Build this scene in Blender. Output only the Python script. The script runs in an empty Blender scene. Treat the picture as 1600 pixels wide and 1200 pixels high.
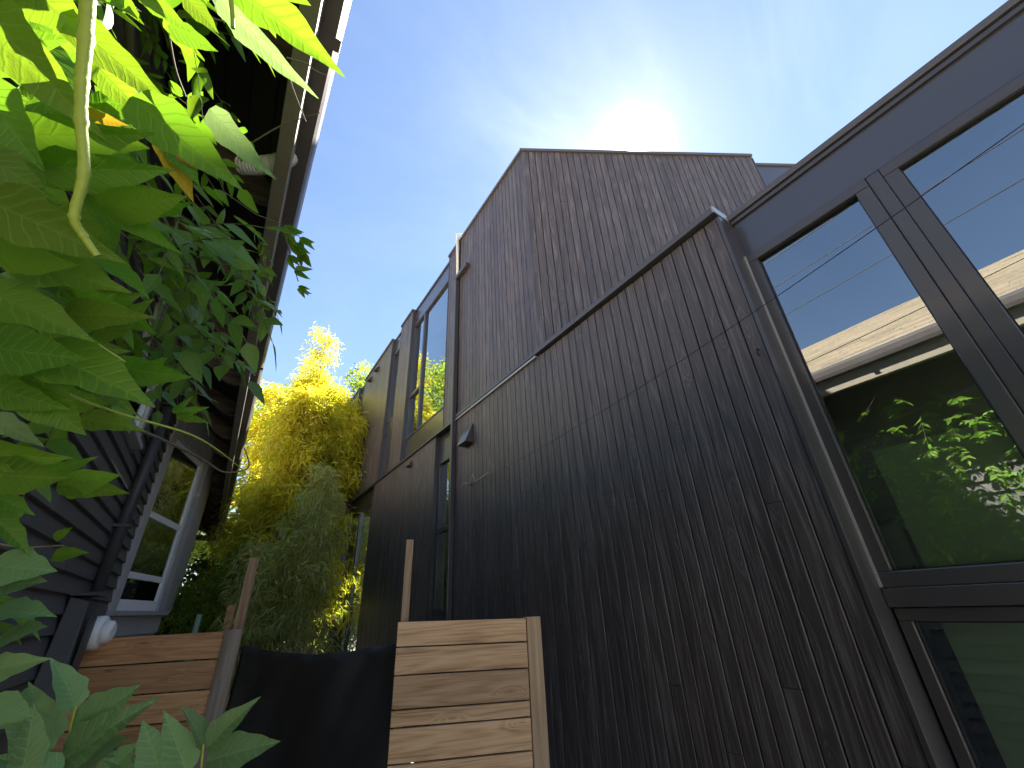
import bpy, math, random
from mathutils import Vector, Matrix
random.seed(7)
R = math.radians
S = bpy.context.scene
C = S.collection
EZ = 1.7                                   # eye height above the ground

# ------------------------------------------------------------------ camera
XH = Vector((0.838401, 0.22438314, 0.49672525))     # world X, Y, Z seen in the camera (right, down, forward)
YH = Vector((-0.54343835, 0.41423787, 0.73012447))
ZH = Vector((-0.04193479, -0.88207664, 0.46923585))
right = Vector((XH.x, YH.x, ZH.x)).normalized()
up = -Vector((XH.y, YH.y, ZH.y)).normalized()
back = -Vector((XH.z, YH.z, ZH.z)).normalized()
cam_d = bpy.data.cameras.new('camera')
cam = bpy.data.objects.new('camera', cam_d); C.objects.link(cam)
m = Matrix((right, up, back)).transposed().to_4x4(); m.translation = (0, 0, EZ)
cam.matrix_world = m
cam_d.sensor_width = 36; cam_d.lens = 36 * 649 / 1600
cam_d.clip_start = 0.02; cam_d.clip_end = 2000
S.camera = cam
S.render.resolution_x, S.render.resolution_y = 1024, 768

def ray(x, y):                             # direction in the world for a point of the 1600x1200 photograph
    r = Vector((x - 800, y - 600, 649.0))
    return Vector((r.dot(XH), r.dot(YH), r.dot(ZH)))
def at(x, y, d):                           # point at depth d (metres along the view axis)
    return ray(x, y) * (d / 649.0) + Vector((0, 0, EZ))

# ------------------------------------------------------------------ sun, sky, exposure
SUN = ray(990, 237).normalized()
el = math.asin(SUN.z); az = math.atan2(SUN.x, SUN.y)
W = bpy.data.worlds.new('World'); S.world = W; W.use_nodes = True
nt = W.node_tree; nt.nodes.clear()
N = nt.nodes.new; L = nt.links.new
out = N('ShaderNodeOutputWorld')
sky = N('ShaderNodeTexSky'); sky.sky_type = 'NISHITA'; sky.sun_disc = False
sky.sun_elevation = el; sky.sun_rotation = az
sky.air_density = 1.15; sky.dust_density = 0.12; sky.ozone_density = 3.0
bg = N('ShaderNodeBackground'); bg.inputs['Strength'].default_value = 0.05
hs = N('ShaderNodeHueSaturation'); hs.inputs['Saturation'].default_value = 1.0
L(sky.outputs[0], hs.inputs['Color'])
# thin cirrus, lit through by the sun
tc = N('ShaderNodeTexCoord')
def math_n(op, a=None, b=None, c=None):
    n = N('ShaderNodeMath'); n.operation = op
    for i, v in enumerate((a, b, c)):
        if v is None: continue
        if isinstance(v, (int, float)): n.inputs[i].default_value = v
        else: L(v, n.inputs[i])
    return n.outputs[0]
dt = N('ShaderNodeVectorMath'); dt.operation = 'DOT_PRODUCT'; dt.inputs[1].default_value = SUN
L(tc.outputs['Generated'], dt.inputs[0])
dot = math_n('MAXIMUM', dt.outputs['Value'], 0.0)
mp = N('ShaderNodeMapping'); mp.inputs['Scale'].default_value = (1.0, 2.0, 1.4); mp.inputs['Rotation'].default_value = (0.3, 0.5, 0.6)
L(tc.outputs['Generated'], mp.inputs['Vector'])
no = N('ShaderNodeTexNoise'); no.inputs['Scale'].default_value = 1.5; no.inputs['Detail'].default_value = 8
no.inputs['Roughness'].default_value = 0.6; no.inputs['Distortion'].default_value = 0.9
L(mp.outputs[0], no.inputs['Vector'])
mr = N('ShaderNodeMapRange'); mr.interpolation_type = 'SMOOTHSTEP'
mr.inputs['From Min'].default_value = 0.36; mr.inputs['From Max'].default_value = 0.86
L(no.outputs['Fac'], mr.inputs['Value'])
cloud = mr.outputs[0]
g1 = math_n('MULTIPLY', math_n('POWER', dot, 9.0), 0.8)
g2 = math_n('MULTIPLY', math_n('POWER', dot, 60.0), 2.8)
g3 = math_n('ADD', math_n('MULTIPLY', math_n('POWER', dot, 900.0), 12.0), math_n('MULTIPLY', math_n('POWER', dot, 9000.0), 250.0))
veil = math_n('MULTIPLY_ADD', cloud, 0.75, 0.20)
lum = math_n('ADD', math_n('MULTIPLY', math_n('ADD', math_n('ADD', g1, 0.38), g2), veil), g3)
cc = N('ShaderNodeVectorMath'); cc.operation = 'SCALE'; cc.inputs[0].default_value = (1.0, 0.945, 0.93)
L(lum, cc.inputs['Scale'])
ad = N('ShaderNodeVectorMath'); ad.operation = 'ADD'
L(hs.outputs[0], ad.inputs[0]); L(cc.outputs[0], ad.inputs[1])
L(ad.outputs[0], bg.inputs['Color']); L(bg.outputs[0], out.inputs['Surface'])
sd = bpy.data.lights.new('sun', 'SUN'); sd.energy = 5.0; sd.angle = R(0.5); sd.color = (1, 0.94, 0.84)
so = bpy.data.objects.new('sun', sd); C.objects.link(so)
so.rotation_euler = SUN.to_track_quat('Z', 'Y').to_euler(); so.location = (8, 4, 14)
S.view_settings.view_transform = 'Standard'; S.view_settings.look = 'None'
S.view_settings.exposure = 2.28; S.view_settings.gamma = 1.0; S.view_settings.use_curve_mapping = False
S.cycles.max_bounces = 8; S.cycles.transparent_max_bounces = 12

# ------------------------------------------------------------------ helpers
WL = {}                                    # world location of every thing and part (nothing above a part is rotated)
def thing(name, label, cat, loc, group=None):
    o = bpy.data.objects.new(name, None); C.objects.link(o); o.empty_display_size = .2
    o.location = loc; WL[o.name] = Vector(loc)
    o['label'] = label; o['category'] = cat
    if group: o['group'] = group
    return o
def link(o, parent, loc):
    C.objects.link(o); loc = Vector(loc); WL[o.name] = loc
    if parent is not None:
        o.parent = parent; o.location = loc - WL[parent.name]
    else: o.location = loc
    return o
class MB:
    def __init__(s): s.v = []; s.f = []; s.sm = []; s.uv = None
    def add(s, vs, fs, smooth=False):
        b = len(s.v); s.v += [Vector(p) for p in vs]
        s.f += [tuple(b + i for i in f) for f in fs]; s.sm += [smooth] * len(fs); return s
    def box(s, x0, x1, y0, y1, z0, z1):    # heights are given relative to the eye
        return s.hexa([(x0,y0,z0),(x1,y0,z0),(x1,y1,z0),(x0,y1,z0),(x0,y0,z1),(x1,y0,z1),(x1,y1,z1),(x0,y1,z1)])
    def hexa(s, p):
        p = [Vector(q) + Vector((0, 0, EZ)) for q in p]
        return s.add(p, [(0,3,2,1),(4,5,6,7),(0,1,5,4),(1,2,6,5),(2,3,7,6),(3,0,4,7)])
    def obox(s, o, a, b, c):               # box from corner o (world) along vectors a, b, c
        o, a, b, c = map(Vector, (o, a, b, c))
        p = [o, o+a, o+a+b, o+b, o+c, o+a+c, o+a+b+c, o+b+c]
        return s.add(p, [(0,3,2,1),(4,5,6,7),(0,1,5,4),(1,2,6,5),(2,3,7,6),(3,0,4,7)])
    def tube(s, pts, r, n=8, caps=True, ridge=None):
        pts = [Vector(p) for p in pts]; rs = r if isinstance(r, (list, tuple)) else [r] * len(pts)
        base = len(s.v); prev = None
        for i, p in enumerate(pts):
            t = (pts[min(i+1, len(pts)-1)] - pts[max(i-1, 0)]).normalized()
            if prev is None: a = t.orthogonal().normalized()
            else: a = (prev - t * prev.dot(t)).normalized()
            prev = a; b = t.cross(a)
            for k in range(n):
                q = 2 * math.pi * k / n
                s.v.append(p + (a * math.cos(q) + b * math.sin(q)) * rs[i])
        for i in range(len(pts) - 1):
            for k in range(n):
                s.f.append((base+i*n+k, base+i*n+(k+1)%n, base+(i+1)*n+(k+1)%n, base+(i+1)*n+k)); s.sm.append(True)
        if caps:
            s.f.append(tuple(base + k for k in reversed(range(n)))); s.sm.append(False)
            e = base + (len(pts)-1) * n; s.f.append(tuple(e + k for k in range(n))); s.sm.append(False)
        return s
    def mesh(s, name, c):
        me = bpy.data.meshes.new(name); me.from_pydata([tuple(p - c) for p in s.v], [], s.f)
        me.polygons.foreach_set('use_smooth', s.sm); me.update(); return me
    def build(s, name, mat, parent=None, bevel=0, stuff=False, label=None):
        xs = [p.x for p in s.v]; ys = [p.y for p in s.v]; zs = [p.z for p in s.v]
        c = Vector(((min(xs)+max(xs))/2, (min(ys)+max(ys))/2, min(zs)))
        me = s.mesh(name, c); me.materials.append(mat)
        o = bpy.data.objects.new(name, me); link(o, parent, c)
        if bevel:
            b = o.modifiers.new('bevel', 'BEVEL'); b.width = bevel; b.segments = 2; b.limit_method = 'ANGLE'
        if stuff: o['kind'] = 'stuff'
        if label: o['label'] = label
        return o
def tagged(o, label, cat, group=None):
    o['label'] = label; o['category'] = cat
    if group: o['group'] = group
    return o

# ------------------------------------------------------------------ materials
def mat(name):
    mt = bpy.data.materials.new(name); mt.use_nodes = True
    t = mt.node_tree; b = t.nodes['Principled BSDF']
    return mt, t, b
class G:                                   # terse node graph
    def __init__(s, t): s.t = t
    def n(s, k, **kw):
        q = s.t.nodes.new(k)
        for a, v in kw.items(): setattr(q, a, v)
        return q
    def l(s, a, b): s.t.links.new(a, b)
    def m(s, op, *a):
        q = s.n('ShaderNodeMath', operation=op)
        for i, v in enumerate(a):
            if isinstance(v, (int, float)): q.inputs[i].default_value = v
            else: s.l(v, q.inputs[i])
        return q.outputs[0]
    def vm(s, op, a, b):
        q = s.n('ShaderNodeVectorMath', operation=op)
        for i, v in enumerate((a, b)):
            if isinstance(v, (tuple, list)): q.inputs[i].default_value = v
            elif isinstance(v, (int, float)): q.inputs['Scale'].default_value = v
            else: s.l(v, q.inputs['Scale'] if (op == 'SCALE' and i == 1) else q.inputs[i])
        return q.outputs[0]
    def noise(s, v, sc, det=3, rough=.5, dist=0):
        q = s.n('ShaderNodeTexNoise'); q.inputs['Scale'].default_value = sc; q.inputs['Detail'].default_value = det
        q.inputs['Roughness'].default_value = rough; q.inputs['Distortion'].default_value = dist
        s.l(v, q.inputs['Vector']); return q.outputs['Fac']
    def ramp(s, f, stops):
        q = s.n('ShaderNodeValToRGB'); e = q.color_ramp.elements
        while len(e) < len(stops): e.new(.5)
        for i, (p, c) in enumerate(stops): e[i].position = p; e[i].color = (*c, 1)
        s.l(f, q.inputs[0]); return q.outputs[0]
    def mix(s, f, a, b, bt='MIX'):
        q = s.n('ShaderNodeMix', data_type='RGBA', blend_type=bt)
        if isinstance(f, (int, float)): q.inputs[0].default_value = f
        else: s.l(f, q.inputs[0])
        for i, v in ((6, a), (7, b)):
            if isinstance(v, (tuple, list)): q.inputs[i].default_value = (*v, 1)
            else: s.l(v, q.inputs[i])
        return q.outputs[2]
    def rnd(s):                            # one random number per piece, whether an object or an island of a joined mesh
        a = s.n('ShaderNodeObjectInfo').outputs['Random']; b = s.n('ShaderNodeNewGeometry').outputs['Random Per Island']
        return s.m('FRACT', s.m('ADD', a, b))
    def bump(s, h, b, st=.3, d=.01):
        q = s.n('ShaderNodeBump'); q.inputs['Strength'].default_value = st; q.inputs['Distance'].default_value = d
        s.l(h, q.inputs['Height']); s.l(q.outputs[0], b.inputs['Normal'])

def wood(name, dark, mid, light, axis='z', rough=.5, streak=.5, ring=.6, spec=.5, freq=1.0, bump=.3, wide_amt=.9, tone_amt=.5):
    """grained wood: contour-line grain, fine streaks, knots; the grain runs along `axis` in object space"""
    mt, t, b = mat(name); g = G(t)
    co = g.n('ShaderNodeTexCoord').outputs['Object']; rn = g.rnd()
    comb = g.n('ShaderNodeCombineXYZ'); g.l(g.m('MULTIPLY', rn, 37.0), comb.inputs[0]); g.l(g.m('MULTIPLY', rn, 91.0), comb.inputs[1]); g.l(g.m('MULTIPLY', rn, 53.0), comb.inputs[2])
    co = g.vm('ADD', co, comb.outputs[0])
    A = {'z': (1, 1, .1), 'x': (.1, 1, 1), 'y': (1, .1, 1)}[axis]
    def sc(k, lng=1.0): return tuple(k * (a if a == 1 else a * lng) for a in A)
    vor = g.n('ShaderNodeTexVoronoi'); vor.inputs['Scale'].default_value = 1
    g.l(g.vm('MULTIPLY', co, sc(6.5 * freq, 2.6)), vor.inputs['Vector'])
    d = vor.outputs['Distance']
    knot = g.m('POWER', 2.718, g.m('MULTIPLY', g.m('MULTIPLY', d, d), -38.0))
    field = g.noise(g.vm('MULTIPLY', co, sc(7.0 * freq, .7)), 1.0, 2, .5)
    field = g.m('ADD', field, g.m('MULTIPLY', knot, .30))
    rings = g.m('SINE', g.m('MULTIPLY', field, 75.0))
    fine = g.noise(g.vm('MULTIPLY', co, sc(130 * freq, .25)), 1.0, 4, .65)
    wide = g.noise(g.vm('MULTIPLY', co, sc(14 * freq, .5)), 1.0, 3, .6)
    f1 = g.m('MULTIPLY_ADD', rings, .12 * ring, .5)
    f1 = g.m('ADD', f1, g.m('MULTIPLY', g.m('SUBTRACT', fine, .5), 1.3 * streak))
    f1 = g.m('ADD', f1, g.m('MULTIPLY', g.m('SUBTRACT', wide, .5), wide_amt))
    col = g.ramp(f1, [(.25, dark), (.52, mid), (.80, light)])
    core = g.m('POWER', 2.718, g.m('MULTIPLY', g.m('MULTIPLY', d, d), -260.0))
    col = g.mix(g.m('MULTIPLY', core, .75), col, tuple(c * .35 for c in dark))
    tone = g.m('MULTIPLY_ADD', rn, tone_amt, 1.01 - tone_amt / 2)
    col = g.vm('SCALE', col, tone)
    g.l(col, b.inputs['Base Color'])
    g.l(g.m('MULTIPLY_ADD', fine, .35, rough - .17), b.inputs['Roughness'])
    b.inputs['Specular IOR Level'].default_value = spec
    g.bump(g.m('ADD', g.m('MULTIPLY', rings, .3), fine), b, bump, .002)
    return mt
def plain(name, col, rough=.5, var=.15, scale=8, metal=0, spec=.5, bump=0, grime=0):
    mt, t, b = mat(name); g = G(t)
    co = g.n('ShaderNodeTexCoord').outputs['Object']; rn = g.rnd()
    a = g.noise(co, scale, 5, .6); a2 = g.noise(co, scale * 14, 3, .6)
    f = g.m('ADD', g.m('MULTIPLY_ADD', a, 2*var, 1 - var), g.m('MULTIPLY', g.m('SUBTRACT', a2, .5), var))
    f = g.m('MULTIPLY', f, g.m('MULTIPLY_ADD', rn, var, 1 - var / 2))
    c = g.vm('SCALE', tuple(col), f)
    if grime:
        gm = g.noise(g.vm('MULTIPLY', co, (3, 3, 1.2)), 3, 6, .7)
        mr = g.n('ShaderNodeMapRange'); mr.inputs[1].default_value = .5; mr.inputs[2].default_value = .75; g.l(gm, mr.inputs[0])
        c = g.mix(g.m('MULTIPLY', mr.outputs[0], grime), c, tuple(q * .45 for q in col))
    g.l(c, b.inputs['Base Color'])
    g.l(g.m('MULTIPLY_ADD', a, .2, rough - .1), b.inputs['Roughness'])
    b.inputs['Metallic'].default_value = metal; b.inputs['Specular IOR Level'].default_value = spec
    if bump: g.bump(a2, b, bump, .002)
    return mt
def glass(name, tint, refl=1.0, wob=.0006):
    mt, t, b = mat(name); g = G(t); t.nodes.remove(b)
    tr = g.n('ShaderNodeBsdfTransparent'); tr.inputs[0].default_value = (*tint, 1)
    gl = g.n('ShaderNodeBsdfGlossy'); gl.inputs['Roughness'].default_value = .0; gl.inputs[0].default_value = (.93, .97, .98, 1)
    fr = g.n('ShaderNodeFresnel'); fr.inputs[0].default_value = 1.75
    f = g.m('MINIMUM', g.m('MULTIPLY_ADD', fr.outputs[0], 1.5 * refl, .25 * refl), 1.0)
    co = g.n('ShaderNodeTexCoord').outputs['Object']
    bp = g.n('ShaderNodeBump'); bp.inputs['Strength'].default_value = 1; bp.inputs['Distance'].default_value = wob
    g.l(g.noise(co, 1.4, 1), bp.inputs['Height']); g.l(bp.outputs[0], gl.inputs['Normal'])
    mx = g.n('ShaderNodeMixShader'); g.l(f, mx.inputs[0]); g.l(tr.outputs[0], mx.inputs[1]); g.l(gl.outputs[0], mx.inputs[2])
    g.l(mx.outputs[0], t.nodes['Material Output'].inputs[0])
    return mt
def leafmat(name, top, trans, yellow=0.0, rough=.42, veins=True, tr=.5):
    mt, t, b = mat(name); g = G(t)
    rn = g.rnd()
    hsv = g.n('ShaderNodeHueSaturation'); hsv.inputs['Color'].default_value = (*top, 1)
    g.l(g.m('MULTIPLY_ADD', rn, .05, .475), hsv.inputs['Hue']); g.l(g.m('MULTIPLY_ADD', g.m('FRACT', g.m('MULTIPLY', rn, 7.3)), .7, .65), hsv.inputs['Value'])
    hs2 = g.n('ShaderNodeHueSaturation'); hs2.inputs['Color'].default_value = (*trans, 1)
    g.l(g.m('MULTIPLY_ADD', rn, .05, .475), hs2.inputs['Hue']); g.l(g.m('MULTIPLY_ADD', g.m('FRACT', g.m('MULTIPLY', rn, 3.7)), .5, .75), hs2.inputs['Value'])
    c1, c2 = hsv.outputs[0], hs2.outputs[0]
    tl = g.n('ShaderNodeBsdfTranslucent')
    if veins:
        uv = g.n('ShaderNodeUVMap').outputs[0]; sp = g.n('ShaderNodeSeparateXYZ'); g.l(uv, sp.inputs[0])
        u, v = sp.outputs[0], g.m('ABSOLUTE', g.m('SUBTRACT', sp.outputs[1], .5))
        co = g.n('ShaderNodeTexCoord').outputs['Object']
        wv = g.m('SUBTRACT', g.m('MULTIPLY', u, 8.5), g.m('MULTIPLY', v, 5.0))
        wv = g.m('ADD', wv, g.m('MULTIPLY', g.noise(co, 4, 2), .9))
        s1 = g.m('POWER', g.m('ABSOLUTE', g.m('COSINE', g.m('MULTIPLY', wv, 3.14159))), 26.0)
        mid = g.m('POWER', 2.718, g.m('MULTIPLY', v, -85.0))
        net = g.n('ShaderNodeTexVoronoi', feature='DISTANCE_TO_EDGE'); net.inputs['Scale'].default_value = 42; g.l(co, net.inputs['Vector'])
        nn = g.m('POWER', 2.718, g.m('MULTIPLY', net.outputs['Distance'], -14.0))
        vein = g.m('MINIMUM', g.m('ADD', g.m('ADD', g.m('MULTIPLY', s1, .8), mid), g.m('MULTIPLY', nn, .22)), 1.0)
        c1 = g.mix(g.m('MULTIPLY', vein, .55), c1, tuple(min(1, q * 2.2 + .03) for q in top))
        c2 = g.mix(g.m('MULTIPLY', vein, .62), c2, tuple(q * .55 for q in trans))
        blot = g.noise(co, 2.6, 4, .6)
        c1 = g.mix(g.m('MULTIPLY', g.m('SUBTRACT', blot, .3), .5), c1, tuple(q * 1.6 for q in top))
        sp2 = g.n('ShaderNodeTexVoronoi'); sp2.inputs['Scale'].default_value = 9; g.l(g.vm('ADD', co, g.vm('SCALE', (5.1, 3.3, 2.2), rn)), sp2.inputs['Vector'])
        spot = g.m('POWER', 2.718, g.m('MULTIPLY', g.m('MULTIPLY', sp2.outputs['Distance'], sp2.outputs['Distance']), -420.0))
        spot = g.m('MULTIPLY', spot, g.m('GREATER_THAN', g.noise(co, 3.1, 2), .52))
        c1 = g.mix(g.m('MULTIPLY', spot, .7), c1, (.12, .07, .02)); c2 = g.mix(g.m('MULTIPLY', spot, .8), c2, (.12, .06, .01))
        patch = g.noise(g.vm('ADD', co, g.vm('SCALE', (9.0, 4.0, 7.0), rn)), 1.7, 3, .6)
        c2 = g.mix(g.m('MULTIPLY', patch, .55), c2, tuple(q * .45 for q in trans))
        h = g.m('ADD', g.m('MULTIPLY', g.m('SINE', g.m('MULTIPLY', wv, 6.28)), .28), g.m('MULTIPLY', vein, -1.0))
        bp = g.n('ShaderNodeBump'); bp.inputs['Strength'].default_value = .35; bp.inputs['Distance'].default_value = .002
        g.l(h, bp.inputs['Height']); g.l(bp.outputs[0], b.inputs['Normal']); g.l(bp.outputs[0], tl.inputs['Normal'])
    g.l(c1, b.inputs['Base Color']); b.inputs['Roughness'].default_value = rough
    b.inputs['Specular IOR Level'].default_value = .45
    g.l(c2, tl.inputs[0])
    mx = g.n('ShaderNodeMixShader'); mx.inputs[0].default_value = tr
    g.l(b.outputs[0], mx.inputs[1]); g.l(tl.outputs[0], mx.inputs[2]); g.l(mx.outputs[0], t.nodes['Material Output'].inputs[0])
    return mt

M = {}
M['char'] = wood('charred_cladding', (.042, .031, .028), (.076, .058, .053), (.215, .180, .170), 'z', rough=.44, streak=.50, ring=.68, spec=.75, bump=.6, wide_amt=.30, tone_amt=.34)
M['backing'] = plain('dark_sheathing', (.004, .004, .004), .9)
M['metal'] = plain('dark_bronze_metal', (.050, .043, .044), .38, .08, 3, metal=.0, spec=.75)
M['panel'] = plain('painted_metal_panel', (.046, .039, .040), .30, .06, 1.5, spec=.9)
for _n, _w in (('panel', .45), ('metal', .2)):
    _b = M[_n].node_tree.nodes['Principled BSDF']; _b.inputs['Coat Weight'].default_value = _w; _b.inputs['Coat Roughness'].default_value = .12; _b.inputs['Coat IOR'].default_value = 1.8
M['cap'] = plain('parapet_cap_metal', (.085, .075, .074), .35, .1, 4, spec=.8)
M['bright'] = plain('bare_aluminium_edge', (.42, .41, .40), .35, .05, 4, metal=.4)
M['glass'] = glass('window_glass', (.86, .97, .90))
M['glass_old'] = glass('old_window_glass', (.75, .85, .80), 1.0, .002)
M['shade'] = plain('roller_shade_fabric', (.86, .94, .78), .9, .03, 30)
M['interior'] = plain('interior_plaster', (.55, .60, .54), .9, .05, 3)
M['siding'] = plain('dark_grey_lap_siding', (.118, .112, .110), .62, .22, 9, spec=.4, bump=.4, grime=.3)
M['trim'] = plain('grey_painted_trim', (.46, .45, .46), .55, .18, 6, grime=.35, bump=.2)
M['sash'] = plain('white_painted_sash', (.88, .88, .88), .5, .06, 6, grime=.12)
M['eave'] = plain('dark_eave_boards', (.040, .030, .022), .8, .3, 6)
M['rafter'] = wood('brown_rafter', (.07, .05, .036), (.15, .11, .078), (.24, .19, .14), 'x', rough=.75)
M['fascia'] = plain('brown_painted_fascia', (.30, .26, .19), .6, .15, 5, grime=.3)
M['gutter'] = plain('grey_brown_gutter', (.15, .132, .125), .38, .12, 3, spec=.6, grime=.2)
M['pvc'] = plain('white_corrugated_plastic', (.80, .77, .70), .6, .12, 12, grime=.25)
M['pipe'] = plain('dark_painted_pipe', (.060, .060, .068), .5, .2, 8, spec=.5)
M['shingle'] = plain('tan_asphalt_shingle', (.36, .30, .22), .95, .35, 20, bump=.4)
M['cedar'] = wood('fresh_cedar_board', (.38, .20, .09), (.66, .385, .20), (.78, .50, .29), 'x', rough=.62, streak=.55, ring=.75, freq=1.25, bump=.3)
M['cedar_old'] = wood('weathered_cedar_board', (.36, .16, .065), (.60, .31, .145), (.72, .43, .22), 'x', rough=.7, streak=.7, ring=.5, freq=1.2, bump=.3)
M['cedar_post'] = wood('cedar_upright', (.32, .18, .10), (.52, .34, .20), (.66, .48, .32), 'z', rough=.65, streak=.45, ring=.5, freq=.8, bump=.25)
M['grey_post'] = wood('weathered_grey_upright', (.22, .165, .12), (.38, .30, .24), (.50, .41, .33), 'z', rough=.8, streak=.6, ring=.4, freq=.8, bump=.3)
M['fabric'] = plain('black_woven_fabric', (.048, .044, .041), .55, .5, 6, bump=1.0)
M['cable'] = plain('black_cable', (.01, .01, .011), .5)
M['stem'] = plain('green_vine_stem', (.34, .42, .05), .5, .25, 20, bump=.3)
M['twig'] = plain('brown_vine_twig', (.16, .13, .085), .7, .25, 20)
M['bark'] = plain('tree_bark', (.060, .048, .036), .9, .4, 10, bump=.8)
M['culm'] = plain('bamboo_culm', (.22, .24, .06), .45, .2, 6)
M['leaf'] = leafmat('wisteria_leaf', (.135, .26, .025), (.22, .41, .016), tr=.54)
M['leaf_sage'] = leafmat('shaded_wisteria_leaf', (.20, .34, .15), (.30, .42, .12), rough=.5)  # same wisteria leaf, its pale look in skylit shade put into the colour
M['leaf_yellow'] = leafmat('yellowing_wisteria_leaf', (.45, .28, .02), (.85, .48, .03))
M['leaf_small'] = leafmat('small_wisteria_leaf', (.12, .23, .055), (.28, .46, .05))
M['leaf_bamboo_y'] = leafmat('sunlit_bamboo_leaf', (.50, .47, .06), (.84, .78, .05), veins=False, tr=.6)  # sunlight put into the leaf colour: gold copy of the bamboo leaf
M['leaf_bamboo_g'] = leafmat('shaded_bamboo_leaf', (.38, .40, .14), (.62, .64, .12), veins=False, tr=.4)  # shaded copy of the same bamboo leaf, the shade put into its colour
M['leaf_bamboo_g2'] = leafmat('yellow_green_bamboo_leaf', (.42, .42, .05), (.70, .68, .04), veins=False, tr=.6)  # greener variation of the sunlit bamboo colour
M['leaf_tree'] = leafmat('tree_leaf', (.11, .17, .025), (.42, .54, .03), veins=False, tr=.5)
M['leaf_dark'] = leafmat('dark_tree_leaf', (.050, .085, .022), (.14, .22, .03), veins=False, tr=.4)
M['soil'] = plain('pale_dry_gravel', (.42, .38, .32), .95, .3, 3, bump=.8)

# ------------------------------------------------------------------ ground
g_ = MB(); n_ = 24
for i in range(n_ + 1):
    for j in range(n_ + 1):
        x = -600 * (1 - 2*i/n_) * abs(1 - 2*i/n_); y = -600 * (1 - 2*j/n_) * abs(1 - 2*j/n_)
        g_.v.append(Vector((x, y, 0)))
g_.f = [(i*(n_+1)+j, (i+1)*(n_+1)+j, (i+1)*(n_+1)+j+1, i*(n_+1)+j+1) for i in range(n_) for j in range(n_)]; g_.sm = [False]*len(g_.f)
go = g_.build('ground', M['soil']); go['kind'] = 'structure'

# ------------------------------------------------------------------ the black modern house
D = 2.4                                    # the cladding plane
TOP, BELT, BOT = 5.95, 2.37, -1.55
house = thing('modern_house', 'black timber clad modern house with flat roofs and big windows', 'house', (D + 3, 6, 0))
BW = .0955                                 # board pitch
def board_run(o, dirv, nrm, length, z0, z1, joined=None, joint=.35, cut=None):
    """vertical boards from world point o along dirv; nrm points outward"""
    o = Vector(o); n = max(1, round(length / BW)); w = length / n
    for k in range(n):
        segs = [(z0, z1)]
        if random.random() < joint and z1 - z0 > 1.5:
            zc = random.uniform(z0 + .5, z1 - .5); segs = [(z0, zc - .0015), (zc + .0015, z1)]
        for (a, b) in segs:
            prd = random.uniform(0, .0035); g = .0072
            mb = joined if joined is not None else MB()
            p = o + dirv * (k * w + g/2) + Vector((0, 0, a + EZ)) - nrm * .016
            u = dirv * (w - g); t = nrm * (.016 + prd); h = Vector((0, 0, b - a))
            # eased edges
            e = .0035
            q = [p, p + u, p + u + t - nrm*e, p + u + t - dirv*e, p + t + dirv*e, p + t - nrm*e]
            mb.add(q + [r + h for r in q], [(5,4,3,2,1,0), (6,7,8,9,10,11), (0,1,7,6), (1,2,8,7), (2,3,9,8), (3,4,10,9), (4,5,11,10), (5,0,6,11)])
            if joined is None: mb.build('cladding_board', M['char'], house)
Yv = Vector((0, 1, 0)); nX = Vector((-1, 0, 0))
# lower wall, near part: every board its own piece
board_run((D, .875, 0), Yv, nX, 5.0 - .875, BOT, BELT - .02)
# upper side wall up to the corner strip
board_run((D, 2.99, 0), Yv, nX, 4.96 - 2.99, BELT + .06, TOP - .05)
board_run((D, 5.02, 0), Yv, nX, 5.43 - 5.02, BELT + .05, TOP - .05)
# street-side wall of the tall part, 30 degrees off square
th = R(30); Fd = Vector((math.cos(th), -math.sin(th), 0)); Fn = Vector((-math.sin(th), -math.cos(th), 0))
board_run((D, 2.985, 0), Fd, Fn, 3.53, 2.20, TOP - .05)
# further panels: (y0, y1, z0, z1)
far = MB()
for (y0, y1, z0, z1) in ((7.33, 8.03, BELT+.05, TOP-.05), (8.68, 11.04, BELT+.05, TOP-.05), (11.66, 17.3, BELT+.05, TOP-.05),
                         (5.70, 8.86, BOT, BELT-.02), (11.2, 17.3, BOT, BELT-.02)):
    m0 = MB(); board_run((D, y0, 0), Yv, nX, y1 - y0, z0, z1, joined=m0)
    m0.build('cladding_panel', M['char'], house, stuff=True)
# structure behind the boards
bk = MB(); T = .018; r2 = .07
bk.box(D+T, D+.30, 2.99, 5.43, BELT+.05, TOP-.06)
bk.box(D+T, D+.30, .875, 5.02, BOT, BELT-.01)
for (y0, y1) in ((7.33, 8.03), (8.68, 11.04), (11.66, 17.3)): bk.box(D+T, D+.30, y0, y1, BELT+.051, TOP-.06)
for (y0, y1) in ((5.70, 8.86), (11.2, 17.3)): bk.box(D+T, D+.30, y0, y1, BOT, BELT-.011)
o_ = Vector((D, 2.985, 0)) - Fn * T + Vector((0, 0, 2.0 + EZ)); bk.obox(o_ + Fd*.02, Fd*3.50, -Fn*.3, Vector((0, 0, TOP - 2.06)))
bk.build('wall_structure', M['backing'], house)
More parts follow.
